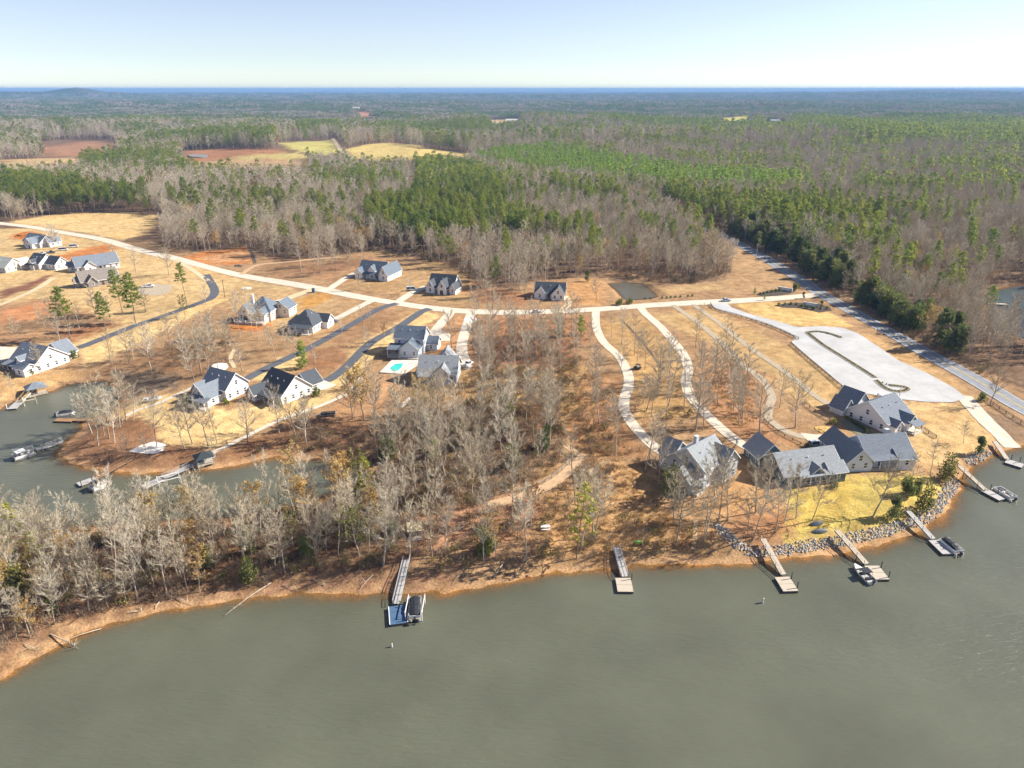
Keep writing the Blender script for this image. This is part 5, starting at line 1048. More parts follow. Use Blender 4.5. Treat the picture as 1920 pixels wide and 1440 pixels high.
# single trees of the lots: base pixel, kind, height, label
SINGLE = [((104,466),'bare',20,'tall bare tree beside the far left parked vehicles'),((112,462),'bare',17,'slimmer bare tree just right of the tall one by the far left vehicles'),((317,515),'wide',20,'wide bare tree on the straw field left of the road bend'),((255,511),'bare',17,'bare tree standing in the straw field behind the gravel pad'),((217,495),'bare',15,'bare tree behind the long grey roofed white house'),
((134,640),'pine',26,'tall pine with round green top left of the black drive'),((199,620),'pine',19,'shorter pine with tufted branches above the black drive'),((231,592),'pine',24,'pine with pale trunk near the gravel pad'),((254,605),'pine',25,'tall thin pine next to the gravel pad pine'),((352,577),'pine',24,'lone pine with round crown right of the gravel pad'),((347,595),'leafy',12,'thin yellow leaved tree beside the black drive bend'),((387,573),'bare',13,'thin bare sapling inside the black drive bend'),
((88,622),'bare',15,'bare tree on the brown slope above the large white house'),((107,633),'bare',14,'bare tree on the brown slope nearest the large white house'),((150,620),'bare',14,'bare tree on the brown slope right of the tall round pine'),((242,677),'bare',17,'bare tree below the black drive in the dip'),((250,674),'bare',14,'second bare tree below the black drive in the dip'),((288,665),'bare',12,'thin bare tree under the black drive middle'),((307,652),'bare',11,'thin bare tree right under the black drive'),((211,686),'bare',10,'small bare tree at the head of the cove mud'),((78,698),'bare',15,'bare tree in front of the large white house wall'),((25,745),'bare',11,'bare tree at the left edge beside the gazebo'),
((390,702),'bare',22,'tall pale bare tree left of the white boat circle'),((365,716),'bare',20,'tall pale bare tree above the shore walkway house'),((375,692),'bare',21,'pale bare tree in the group left of the round patio'),((410,698),'bare',19,'pale bare tree beside the round patio'),((454,696),'bare',15,'bare tree above the dark blue roofed house'),((350,690),'bare',19,'bare tree leftmost of the pale group by the round patio'),((424,672),'bare',19,'bare tree at the right end of the pale group'),((400,655),'bare',18,'bare tree at the back of the pale group'),((436,640),'bare',16,'bare tree left of the hipped roof house shadow'),
((516,668),'bare',15,'bare tree before the hipped dark roof on its left'),((535,655),'bare',14,'bare tree touching the hipped roof house front'),((556,676),'bare',16,'bare tree right before the hipped roof house'),((566,691),'young',12,'small green pine below the hipped roof house'),((592,681),'bare',9,'small bare tree right of the small green pine'),((642,631),'bare',10,'small brown bare tree beside the black shared drive'),((682,618),'bare',13,'thin bare tree between the two black drives'),((699,617),'bare',13,'second thin bare tree between the two black drives'),
((675,545),'bare',12,'bare tree beside the road opposite the blue roofed house'),((772,551),'bare',10,'thin bare tree before the pale blue van'),((847,657),'wide',20,'big dark bare tree right of the pool house driveway'),
((185,836),'bare',22,'whitish bare tree at the tip of the grassy point'),((195,816),'bare',23,'tallest whitish bare tree on the grassy point'),((215,831),'bare',20,'whitish bare tree right of centre on the grassy point'),((172,813),'wide',18,'leaning whitish bare tree at the water of the grassy point'),((225,801),'bare',21,'whitish bare tree at the back of the grassy point'),((236,788),'bare',21,'bare tree beside the lawn boat on the grassy point'),((250,788),'bare',15,'thin bare tree right of the lawn boat'),((205,822),'bare',19,'whitish bare tree crowded in the middle of the grassy point'),((294,838),'bare',21,'leaning bare tree beside the white patio'),((276,856),'bare',9,'small bare tree below the white patio'),((237,856),'bare',9,'small bare tree at the brown pier head'),
((347,841),'bare',17,'bare tree on the lawn right of the white patio'),((361,832),'bare',19,'bare tree in the middle of the shore lawn'),((391,838),'bare',20,'bare tree on the shore lawn above the pavilion'),((407,833),'bare',15,'thin bare tree right of the pavilion on the lawn'),((465,833),'wide',18,'bare tree with dark stump where the walkway meets the bank'),((400,851),'bare',8,'small bare tree touching the pavilion'),
((524,812),'bare',19,'bare tree before the white steep roofed house'),((554,817),'wide',17,'forked bare tree on the bank below the steep roofed house'),((572,826),'bare',18,'leaning bare tree on the bank near the logs'),((572,785),'bare',10,'thin bare tree left of the log trailer'),((661,786),'bare',20,'dark double bare trunk right of the log trailer'),((682,788),'leafy',21,'tall tree with thin orange leaves below the pool'),((663,780),'bare',16,'second trunk of the dark double tree by the log trailer'),((702,796),'bare',21,'pale bare tree below the pool lawn'),((732,808),'bare',20,'bare tree leaning below the grey pale roofed house'),((750,796),'bare',21,'tall bare tree before the pool on its right'),((790,813),'wide',21,'bare tree before the grey pale roofed house on its left'),((812,771),'bare',17,'bare tree touching the front of the grey pale roofed house'),((860,806),'bare',20,'bare tree before the grey pale roofed house on its right'),((835,748),'bare',15,'bare tree at the right corner of the grey pale roofed house'),
((889,661),'bare',16,'bare tree right of the straight concrete driveway'),((899,650),'bare',15,'second bare tree right of the straight concrete driveway'),((925,666),'bare',15,'bare tree in the reddish wood floor near the road'),((964,623),'bare',13,'dark bare tree just below the road'),((1000,628),'bare',14,'dark bare tree below the white sedan'),((1039,623),'wide',16,'big dark forked tree below the road by the white sedan'),((1089,628),'young',10,'small green pine beside the first concrete drive'),((1050,632),'olivet',9,'olive green tree beside the dark forked tree'),((1119,562),'wide',15,'dark bare tree left of the retention pond'),
((1147,633),'bare',14,'thin bare tree right of the first concrete drive top'),((1106,643),'bare',12,'thin bare tree left of the first concrete drive top'),((1120,708),'wide',17,'dark bare tree left of the concrete drive bend'),((1162,703),'bare',15,'bare tree inside the concrete drive bend'),((1195,678),'bare',14,'thin bare tree behind the black utility cart'),((1260,700),'bare',13,'bare tree between the two concrete drives'),((1232,745),'wide',16,'wide bare tree between the two lower drives'),((1212,770),'wide',16,'bare tree with low crown between the two lower drives'),
((1304,806),'wide',24,'big dark twin trunk tree beside the second concrete drive'),((1318,808),'bare',20,'slim trunk close to the big dark twin trunk tree'),((1309,736),'wide',21,'wide bare tree at the second concrete drive bend'),((1392,801),'bare',24,'tall dark tree left of the gravel drive'),((1385,795),'bare',20,'bare tree close beside the tall dark one'),((1426,820),'bare',25,'very tall straight bare trunk beside the gravel drive'),((1461,765),'bare',19,'thin tall tree right of the gravel drive curve'),((1491,802),'wide',23,'wide bare tree between the two gravel drives'),((1345,760),'bare',19,'bare tree in the litter between the drives'),((1365,735),'bare',19,'bare tree at the back of the litter between the drives'),((1337,700),'bare',17,'bare tree above the litter between the drives'),((1398,715),'bare',17,'bare tree left of the gravel drive bend'),((1375,770),'bare',18,'bare tree before the tall dark one'),((1352,715),'bare',18,'bare tree with pale crown above the second concrete drive'),
((1856,760),'wide',17,'lone dark oak beside the boat ramp drive'),((1208,886),'bare',20,'bare trunk left of the tall grey house'),((1235,905),'bare',18,'bare tree against the left wall of the tall grey house'),((1254,930),'olivet',11,'feathery olive tree at the front corner of the tall grey house'),((1272,938),'bare',17,'bare tree before the tall grey house on its left'),((1300,950),'bare',14,'bare tree before the tall grey house middle'),((1346,983),'bare',22,'leaning tree at the top end of the dark stones'),((1365,976),'bare',20,'tree right of the leaning one above the dark stones'),((1416,961),'wide',19,'bare tree before the dark teal house on its left'),
((1402,1006),'bare',14,'bare tree on the bank above the dark stones'),((1455,998),'bare',19,'bare tree in the row left of the golden lawn'),((1470,980),'bare',20,'second bare tree in the row left of the golden lawn'),((1492,972),'bare',19,'bare tree at the upper edge of the golden lawn'),((1522,976),'bare',17,'bare tree beside the upturned canoe'),((1637,968),'wide',19,'thick bare tree in the middle of the golden lawn'),((1340,930),'bare',19,'bare tree at the right wall of the tall grey house'),((1440,930),'wide',16,'bare tree before the dark teal house'),
((1672,975),'everg',8,'dark evergreen tree on the golden lawn by the stone bank'),((1729,960),'olivet',9,'olive tree at the curved stone bank'),((1744,890),'bare',12,'bare tree right of the long pale blue house'),((1710,901),'bare',10,'thin bare tree at the right corner of the long pale blue house'),((1772,905),'olivet',10,'yellow green tree at the top of the curved stone bank'),((1834,852),'everg',7,'round green tree above the small dock'),((1806,832),'bare',9,'leaning bare tree by the boat ramp lawn'),((1700,930),'everg',6,'dark shrubby tree at the right of the golden lawn'),((1720,925),'everg',5,'second dark shrubby tree at the right of the golden lawn'),
((1081,1047),'ypine',22,'tall yellow green pine at the waterline between docks'),((556,954),'leafy',20,'dark trunk tree with golden leaves at the cove head',0),((690,945),'ypine',15,'yellow green columnar tree in the near woods'),((635,950),'leafy',17,'pale golden tree right of the dark trunk golden one',3),((930,1046),'leafy',14,'orange leaved tree near the shore left of the weathered dock',0),((908,1040),'everg',8,'green shrubby tree left of the orange leaved one'),((133,1092),'leafy',15,'orange leaved tree in the left near woods',0),((15,1085),'ypine',20,'bright yellow green pine at the left edge'),((44,1062),'ypine',18,'second yellow green pine near the left edge woods'),((62,1185),'leafy',9,'small golden tree close to the lower left beach',3),((12,1140),'leafy',12,'golden tree at the left edge above the beach',0),((48,1110),'olivet',8,'olive green tree at the left edge of the near woods'),((300,1010),'leafy',15,'golden tree behind the near woods by the cove',3),((470,1040),'olivet',8,'olive tree in the near woods left of the blue grey dock'),((760,900),'leafy',14,'dry orange tree in the middle of the central woods',1),((960,880),'olivet',9,'olive tree left of the dirt path in the woods'),((5,1110),'leafy',15,'pale golden tree at the very left edge',3),((28,1120),'olivet',10,'olive tree beside the pale golden one at the left edge'),((80,1085),'ypine',13,'slim yellow green pine in the left near woods'),((72,1140),'leafy',11,'orange tree in front of the slim yellow green pine',0),((815,862),'young',8,'small bright green pine inside the central woods'),((105,1150),'young',6,'small green cedar near the left shore'),((800,800),'everg',6,'dark green holly in the central woods'),((850,815),'everg',5,'second dark green holly in the central woods'),
((720,640),'leafy',9,'orange leaved small tree left of the pool',1),((690,650),'bare',10,'small bare tree by the black curved drive'),((740,645),'bare',8,'small bare tree against the pool house porch'),((1013,520),'leafy',13,'golden tree at the wood edge behind the small white house',2),((1083,520),'leafy',14,'orange tree at the wood edge left of the pond',0),((1100,528),'everg',7,'green round tree at the wood edge left of the pond'),((587,518),'leafy',8,'small yellow tree beside the dirt path',0),
((1433,563),'young',4,'small palm like tree in the entrance lawn'),((1508,560),'everg',4,'green clump by the lower entrance sign'),((1415,552),'young',4,'small green tree at the upper entrance bed'),((1490,545),'everg',5,'dark round tree behind the upper entrance sign'),((1540,577),'everg',4,'dark round shrub right of the lower entrance sign')]
for it in SINGLE:
    px, kd, hh, lab = it[:4]; X, Y, Z = P(*px); put(kd, X, Y, lab, None, hh * .92, it[4] if len(it) > 4 else None)
ONTH = ['first', 'second', 'third', 'fourth', 'fifth', 'sixth', 'seventh', 'eighth', 'ninth', 'tenth'] + ['%d%s' % (n, {1: 'st', 2: 'nd', 3: 'rd'}.get(n % 10 if n not in (11, 12, 13) else 0, 'th')) for n in range(11, 80)]
# small bushes that stand on their own
def bush(px, k, s, label, group=None):
    X, Y, Z = P(*px); put('bush', X, Y, label, group, None, k, s)
for i, px in enumerate([(1209,561),(1219,561),(1241,560),(1250,560),(1258,559),(1266,558),(1275,558),(1290,557),(1298,556)]): bush(px, 0, .8, 'small dark round shrub in the row below the pond, %s from left' % ONTH[i], 'shrubs in the row below the pond')
for i, (px, k, s) in enumerate([((57,702),1,2.0),((85,690),1,1.5),((95,685),1,1.6),((105,682),1,1.8),((115,679),1,1.7),((140,672),0,2.2)]): bush(px, k, s, 'yellow green shrub at the large white house wall, %s from left' % ONTH[i] if k else 'dark round shrub at the back corner of the large white house', 'wall shrubs of the large white house' if k else None)
bush((425,757), 1, 1.5, 'bright yellow shrub beside the white house with dark blue slopes'); bush((352,757), 1, 1.9, 'pale green shrub at the left of the white house with dark blue slopes'); bush((592,742), 0, 2.2, 'brown green shrub at the corner of the steep roofed white house'); bush((527,763), 0, 1.3, 'low green shrub under the white wall of the steep roofed house')
bush((1655,760), 1, 2.0, 'yellow green shrub at the lot corner fence'); bush((1838,751), 0, 2.0, 'round green shrub beside the boat ramp drive'); bush((1566,914), 0, 1.5, 'green shrub at the corner of the dark teal house'); bush((1561,795), 1, 1.4, 'yellow shrub at the fence of the white gabled house')
bush((1180,570), 1, 2.2, 'pale pampas clump right of the pond corner'); bush((1161,572), 1, 2.4, 'larger pale pampas clump at the pond corner')
def hedge(label, pxs, n, s, group):
    c = spline(PXY(pxs), .3); u = np.linspace(0, len(c) - 1, n).astype(int)
    for n_, i in enumerate(u): put('bush', c[i][0], c[i][1], label + ', %s from its upper end' % ONTH[n_], group, None, 0, s * tr_.uniform(.85, 1.15))
hedge('clipped shrub in the long parking island hedge', [(1515,626),(1540,645),(1570,664),(1605,686),(1638,707)], 60, .4, 'long parking island hedge')
hedge('clipped shrub in the top parking island hedge', [(1517,624),(1535,623),(1555,627),(1576,633)], 20, .42, 'top parking island hedge')
hedge('clipped shrub round the lower parking island', [(1645,715),(1655,725),(1668,732),(1684,735),(1698,733),(1700,729),(1688,726),(1670,724),(1655,719)], 26, .42, 'lower parking island shrubs')
hedge('small dark shrub beside the white gabled house', [(1588,786),(1603,795),(1618,805),(1625,812)], 9, .8, 'bed shrubs of the white gabled house')
hedge('grey shrub before the long pale blue house', [(1513,838),(1525,846),(1540,855),(1560,868),(1575,880)], 8, 1.1, 'bed shrubs of the long pale blue house')
hedge('dark shrub in the upper entrance sign bed', [(1425,553),(1450,548),(1480,545)], 8, 1.0, 'entrance bed shrubs'); hedge('dark shrub in the lower entrance sign bed', [(1460,573),(1490,572),(1520,580),(1550,580)], 9, 1.0, 'entrance bed shrubs')
# wooded zones of the lots: polygon of trunk bases, trees per 100 m2, share of kinds, label
PENL = 'bare tree in the dense near woods along the lower left shore'; CENL = 'bare tree in the thick central woods'
ZONES = [([(-80,1240),(0,1228),(140,1160),(280,1128),(420,1108),(560,1085),(650,1072),(730,1060),(760,1000),(700,930),(690,900),(600,948),(520,970),(420,985),(330,988),(250,996),(150,1002),(0,1018),(-80,1025)], 5.0, dict(bare=.78, wide=.06, leafy=.10, everg=.03, olivet=.03), PENL),
 ([(690,900),(700,930),(760,1000),(800,1000),(860,960),(930,935),(1000,905),(1050,860),(1060,800),(1010,762),(900,752),(800,770),(720,800),(690,840)], 2.3, dict(bare=.86, wide=.06, leafy=.03, everg=.05), CENL),
 ([(885,640),(1000,640),(1075,640),(1090,700),(1095,790),(1060,800),(1010,762),(900,752),(880,720)], 1.2, dict(bare=.95, wide=.05), 'bare tree in the open woods above the central thicket'),
 ([(890,600),(1100,595),(1100,640),(890,640)], .8, dict(bare=1.0), 'bare tree in the thin wood just below the road'),
 ([(1100,710),(1165,745),(1165,790),(1215,850),(1215,880),(1130,860),(1080,820)], .8, dict(bare=1.0), 'bare tree left of the lower concrete drive'),
 ([(1190,700),(1280,730),(1300,790),(1270,830),(1230,830),(1190,775)], 1.1, dict(bare=.9, wide=.1), 'bare tree in the thin wood between the lower concrete drives'),
 ([(760,1010),(900,960),(1040,930),(1140,960),(1150,1030),(1000,1052),(880,1072),(760,1075)], 1.7, dict(bare=.85, wide=.05, leafy=.05, everg=.05), 'bare tree on the open slope above the shore between the docks'),
 ([(1170,960),(1330,990),(1340,1025),(1230,1042),(1165,1030)], 1.8, dict(bare=1.0), 'thin bare tree on the bank below the tall grey house'),
 ([(1350,960),(1480,960),(1480,1010),(1400,1012)], 1.2, dict(bare=1.0), 'bare tree on the littered bank left of the golden lawn'),
 ([(1320,690),(1420,710),(1430,790),(1380,800),(1330,760)], .8, dict(bare=1.0), 'bare tree in the litter strip between the concrete and gravel drives'),
 ([(690,690),(760,735),(720,790),(640,790),(640,760)], .5, dict(bare=1.0), 'bare tree on the slope below the pool'),
 ([(470,850),(560,812),(700,800),(690,870),(600,850)], .5, dict(bare=1.0), 'bare tree on the dark cove bank'),
 ([(150,690),(330,640),(430,640),(440,690),(350,715),(240,695)], .5, dict(bare=1.0), 'bare tree in the brown dip above the cove mud'),
 ([(60,590),(260,560),(340,590),(160,640),(20,650)], .28, dict(bare=.9, pine=.1), 'bare tree on the brown slope left of the black drive'),
 ([(540,500),(690,478),(700,500),(600,520)], 1.0, dict(bare=1.0), 'bare tree on the littered rise beyond the road'),
 ([(890,520),(1060,528),(1060,560),(900,565)], 1.0, dict(bare=1.0), 'bare tree around the small white gabled house'),
 ([(1125,612),(1190,600),(1262,668),(1268,720),(1190,705),(1150,662)], .45, dict(bare=1.0), 'bare tree on the dry lawn between the concrete drives'),
 ([(1235,600),(1320,600),(1400,680),(1380,700),(1310,690)], .4, dict(bare=1.0), 'bare tree on the dry lawn beside the gravel tracks'),
 ([(390,600),(500,620),(500,660),(400,680),(330,640)], .5, dict(bare=1.0), 'bare tree on the slope below the cream house')]
LABK = dict(olivet='olive green tree', leafy='tree with dry golden leaves', everg='dark green shrubby tree', pine='pine', wide='spreading bare tree')
for poly, den, mix, lab in ZONES:
    W_ = PXY(poly); a = np.array(W_); ar = abs(sum(W_[i][0] * W_[i - 1][1] - W_[i - 1][0] * W_[i][1] for i in range(len(W_)))) / 2; n = int(ar * den / 100); k = 0; tries = 0; got = []
    while k < n and tries < n * 30:
        tries += 1; x, y = tr_.uniform(a[:, 0].min(), a[:, 0].max()), tr_.uniform(a[:, 1].min(), a[:, 1].max())
        if sdist(W_, x, y)[0] > 0 or blocked(x, y, 1.5) or g(x, y) < .5: continue
        if any((x - u) ** 2 + (y - v) ** 2 < 2.6 for u, v in got): continue
        got.append((x, y)); k += 1; kd = tr_.choices(list(mix), list(mix.values()))[0]; tl = lab if kd == 'bare' else LABK[kd] + lab[len('thin bare tree' if lab.startswith('thin') else 'bare tree'):]
        put(kd, x, y, tl, tl, None, None, tr_.uniform(.55, 1.0) if lab == PENL else tr_.uniform(.68, 1.08))
# ------------------------------------------------------------ the woods behind, out to the horizon
def jitter(y0, y1, cell):
    hx = .80 * (y1 + 60); X, Y = np.meshgrid(np.arange(-hx, hx, cell), np.arange(y0, y1, cell)); X = X.ravel() + rng.uniform(-.5, .5, X.size) * cell; Y = Y.ravel() + rng.uniform(-.5, .5, Y.size) * cell
    m = np.abs(X) < .76 * (Y + 50) + 15; return X[m], Y[m]
PINES = [[(880,312),(960,292),(1040,290),(1090,300),(1200,318),(1300,340),(1480,350),(1530,366),(1430,374),(1260,368),(1150,352),(1000,336)], [(-200,236),(-200,216),(250,212),(480,217),(640,224),(640,246),(500,240),(300,238)],
 [(560,246),(630,240),(640,252),(560,262)], [(270,275),(380,266),(520,262),(520,276),(420,277),(300,285)], [(770,312),(900,330),(960,390),(930,412),(870,470),(800,475),(690,445),(690,412),(760,400),(790,360)],
 [(1480,212),(1960,225),(1960,292),(1640,280),(1480,240)], [(1300,392),(1480,400),(1650,432),(1660,452),(1500,445),(1400,440),(1320,424)], [(40,312),(180,304),(330,304),(340,322),(200,330),(60,335)],
 [(-100,365),(60,350),(150,370),(270,385),(300,400),(230,398),(100,402),(-100,408)], [(640,225),(760,222),(780,235),(660,240)], [(1100,232),(1320,226),(1420,236),(1500,262),(1250,250)], [(700,256),(960,232),(1000,252),(900,262)], [(1250,380),(1320,388),(1310,420),(1240,400)]]
EVG = [(1330,428),(1400,458),(1480,498),(1560,548),(1640,595),(1720,640),(1800,685),(1850,708),(1850,690),(1780,640),(1700,600),(1620,550),(1540,500),(1480,470),(1420,445)]
hwc = ROADS[1][0]; far_rd = [c for c, w_ in ROADS[:3]]
near_b, near_p, midb, midp, farb, farp, clumps = [], [], [], [], [], [], []
def forest(y0, y1, cell, level):
    X, Y = jitter(y0, y1, cell); Z = GI(X, Y); px, py = proj(X, Y, Z)
    ok = inpoly(FOREST_L, px, py) | inpoly(FOREST_R, px, py)
    K = np.where(Y > 1200, 24.0, 13.5) * FPX / np.hypot(X, Y)
    for c in CLEARS + [[(1848,566),(1858,550),(1892,548),(1892,605),(1862,608)]]:
        for q_ in ((0, .33, .66, 1) if c[0][0] != 1848 else (0, .25)): ok &= ~inpoly(c, px, py - K * q_)
    if y0 < 800:
        for c in far_rd:
            for q_ in c[::3]: ok &= ((X - q_[0]) ** 2 + (Y - q_[1]) ** 2) > 64
        ok &= (sdist(inlet, X, Y) > 2)
        ok &= Z > .3
    drd = ROADS_DIRT
    for q_ in drd[::2]: ok &= ((X - q_[0]) ** 2 + (Y - q_[1]) ** 2) > 100
    X, Y, Z, px, py = X[ok], Y[ok], Z[ok], px[ok], py[ok]
    pin = np.zeros(len(X), bool)
    for p_ in PINES: pin |= inpoly(p_, px, py)
    plant = inpoly(PINES[0], px, py) | inpoly(PINES[1], px, py)
    nz = waves(X, Y, 210, 7, 41) + .6 * waves(X, Y, 70, 6, 42); u = rng.random(len(X))
    prob = np.where(pin, .88, (.08 + .55 * sst(.35, 1.3, nz)) * np.where((px < 640) | (px > 1330), .6, 1)) if y0 < 600 else np.where(pin, .9, .08 + .6 * sst(.25, 1.2, nz))
    ip_ = u < prob; ev = inpoly(EVG, px, py) & (rng.random(len(X)) < .72)
    return X, Y, Z, ip_, plant & ip_, ev
ROADS_DIRT = [c for c, w_ in ROADS if c[:, 1].min() > 700][0]
far_pts = {'mb': [], 'mp': [], 'fb': [], 'fp': [], 'cl': []}
X, Y, Z, ip_, yp, ev = forest(255, 680, 5.9, 0)
for x, y, z, p_, q_, e_ in zip(X, Y, Z, ip_, yp, ev):
    if e_: put('everg', x, y, 'dark evergreen tree in the row along the right side of the highway', 'evergreens along the highway', None, None, tr_.uniform(1.3, 2.0)); continue
    kd = ('young' if q_ else 'pine') if p_ else ('leafy' if tr_.random() < .045 else 'bare')
    right = x > 130 and y < 560
    lab = {'bare': 'grey bare tree in the woods beyond the lots', 'pine': 'tall green pine in the woods beyond the lots', 'young': 'young pine of the bright green plantation', 'leafy': 'rust leaved tree in the woods beyond the lots'}[kd]
    if right: lab = lab.replace('beyond the lots', 'right of the highway')
    put(kd, x, y, lab, lab, None, None, tr_.uniform(.72, 1.08) * (1.25 if q_ else 1))
# a label for each: size, nearest landmark, and order towards the camera
LM = [((60,500),'far left house cluster'),((150,425),'straw field'),((420,485),'orange clay clearing'),((700,500),'blue roofed farmhouse'),((830,535),'black roofed house'),((1030,545),'small white gabled house'),((1190,545),'retention pond'),((1340,500),'brown highway verge'),((1310,420),'highway bend'),((1475,545),'entrance signs'),((1700,640),'highway straight'),((1860,590),'shaded inlet'),((1920,740),'boat ramp road'),((580,275),'far green field'),((760,285),'far straw field'),
 ((480,580),'cream house'),((570,605),'hipped roof house'),((780,640),'pool house'),((820,700),'grey pale roofed house'),((745,690),'swimming pool'),((615,778),'log trailer'),((410,690),'round patio'),((75,670),'large white house'),((65,725),'gazebo'),((280,840),'white patio'),((385,860),'dark pavilion'),((185,900),'brown pier'),((300,900),'long grey pier'),((775,985),'tan shed'),((750,1060),'blue grey dock head'),((465,1125),'long fallen trunk'),((120,1200),'bleached fallen tree'),((1020,992),'white table'),((930,1045),'orange leaved tree'),((1160,1040),'weathered dock'),((1060,885),'dirt path'),((560,880),'golden cove tree'),((1290,880),'tall grey house'),((1490,890),'dark teal house'),((1195,690),'utility cart'),((1178,720),'concrete drive bend'),((1440,760),'gravel drive curve'),((1640,960),'golden lawn'),((1870,700),'lone oak')]
ORD = ['nearest', 'second nearest', 'third nearest', 'fourth nearest', 'fifth nearest', 'sixth nearest', 'seventh nearest', 'eighth nearest', 'ninth nearest', 'tenth nearest', 'eleventh nearest', 'twelfth nearest']
def relabel(lst):
    byl = {}
    for i, t in enumerate(lst):
        if t[8] is None or t[0] == 'bush': continue
        x, y = proj(t[2], t[3], t[4]); x, y = float(x), float(y); L_ = sorted(LM, key=lambda q: (q[0][0] - x) ** 2 + 2.5 * (q[0][1] - y) ** 2)[0]
        dx, dy = x - L_[0][0], y - L_[0][1]; rel = ('left of' if dx < 0 else 'right of') if abs(dx) > abs(dy) * 1.3 else ('behind' if dy < 0 else 'in front of'); hh = FORMS[t[0]][t[1]]['h'] * t[6]
        sz = 'short' if hh < 13 else ('tall' if hh > 17.5 else 'mid-sized'); kd = {'bare': 'bare grey tree', 'wide': 'spreading bare tree', 'leafy': 'dry leaved tree', 'pine': 'green pine', 'young': 'dense young pine', 'everg': 'dark evergreen tree', 'olivet': 'olive tree'}[t[0]]
        byl.setdefault('%s %s %s the %s' % (sz, kd, rel, L_[1]), []).append((t[3], i))
    for lab, v in byl.items():
        v.sort()
        for n, (_, i) in enumerate(v):
            t = lst[i]; l2 = lab if len(v) == 1 else lab + ', ' + (ORD[n] if n < len(ORD) else '%d%s nearest' % (n + 1, {1: 'st', 2: 'nd', 3: 'rd'}.get((n + 1) % 10 if (n + 1) % 100 not in (11, 12, 13) else 0, 'th'))) + ' the camera'
            lst[i] = t[:7] + (l2, t[8])
# the trees that show largest stand singly, the rest of each kind is one wood
BYK = {}
for t in TREES:
    k = {'wide': 'bare', 'young': 'pine', 'ypine': 'pine', 'olivet': 'everg'}.get(t[0], t[0]); BYK.setdefault(k, []).append(t)
NAMES = {'bare': 'bare_tree', 'wide': 'bare_tree', 'leafy': 'autumn_tree', 'pine': 'pine_tree', 'young': 'pine_tree', 'ypine': 'pine_tree', 'everg': 'evergreen_tree', 'olivet': 'evergreen_tree', 'bush': 'shrub'}
def place(t):
    kind, f, x, y, z, rot, s, lab, grp = t; F_ = FORMS[kind][f]
    o = bpy.data.objects.new(NAMES[kind], None); COL.objects.link(o); o.location = (x, y, z); ln = 0 if kind == 'bush' else (.03 if 'pine' in kind or kind == 'young' else .075); o.rotation_euler = (tr_.gauss(0, ln), tr_.gauss(0, ln), rot); o.scale = (s, s, s); tag(o, lab, 'shrub' if kind == 'bush' else 'tree', grp)
    link('stem' if kind == 'bush' else 'trunk', F_['trunk'], o); c = link('foliage' if kind == 'bush' else 'crown', F_['crown'], o)
    if 'leaves' in F_: link('leaves', F_['leaves'], c)
rest = {}
for k, lst in BYK.items():
    lst.sort(key=lambda t: (t[8] is not None, (t[2] ** 2 + t[3] ** 2) / t[6] ** 2))
    rest[k] = lst[300:]; lst = lst[:300]; relabel(lst)
    for t in lst: place(t)
def scat(name, ts, label, cat):
    if not ts: return
    keys = sorted({(t[0], t[1]) for t in ts}); ix = {k: i for i, k in enumerate(keys)}
    scatter(name, [(t[2], t[3], t[4]) for t in ts], [t[5] for t in ts], [t[6] for t in ts], [ix[(t[0], t[1])] for t in ts], [FORMS[k][f]['joined'] for k, f in keys], label, cat)
scat('bare_wood', rest.get('bare', []), 'grey leafless trees of the woods behind the nearer single ones', 'woods'); scat('pine_wood', rest.get('pine', []), 'green pine woods beyond the lots', 'woods'); scat('autumn_wood', rest.get('leafy', []), 'scattered rust leaved trees in the woods', 'woods'); scat('evergreen_wood', rest.get('everg', []), 'dark evergreen growth along the highway', 'woods')
B_, Pn = [], []
for y0, y1, cell in ((680, 1200, 7.4), (1200, 2100, 9.4)):
    X, Y, Z, ip_, yp, ev = forest(y0, y1, cell, 1)
    for x, y, z, p_, q_ in zip(X, Y, Z, ip_, yp): (Pn if p_ else B_).append((x, y, z, rng.uniform(0, 6.28), rng.uniform(.75, 1.1) * cell / 6.6 * (1.25 if q_ else 1), (2 if q_ else rng.integers(0, 2)) if p_ else (3 if rng.random() < .06 else rng.integers(0, 3))))
for nm, A_, fk, lb in (('distant_bare_wood', B_, 'farbare', 'hazy grey leafless woods in the distance'), ('distant_pine_wood', Pn, 'farpine', 'hazy green pine woods in the distance')):
    A_ = np.array(A_); scatter(nm, A_[:, :3], A_[:, 3], A_[:, 4], A_[:, 5].astype(int), [f['joined'] for f in FORMS[fk]], lb, 'woods')
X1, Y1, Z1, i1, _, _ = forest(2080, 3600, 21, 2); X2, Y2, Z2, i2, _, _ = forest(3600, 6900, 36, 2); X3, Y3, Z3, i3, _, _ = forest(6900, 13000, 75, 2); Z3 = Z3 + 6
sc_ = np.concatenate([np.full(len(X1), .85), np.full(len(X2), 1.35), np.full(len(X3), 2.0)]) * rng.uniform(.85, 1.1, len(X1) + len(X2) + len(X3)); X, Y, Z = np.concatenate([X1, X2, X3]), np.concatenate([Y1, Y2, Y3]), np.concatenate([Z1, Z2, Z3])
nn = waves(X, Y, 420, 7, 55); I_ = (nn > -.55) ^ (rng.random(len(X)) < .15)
scatter('horizon_wood', np.stack([X, Y, Z], 1), rng.uniform(0, 6.28, len(X)), sc_, np.where(I_, 2, 0) + rng.integers(0, 2, len(X)), CLUMPS, 'blue grey woods stretching to the horizon', 'woods')
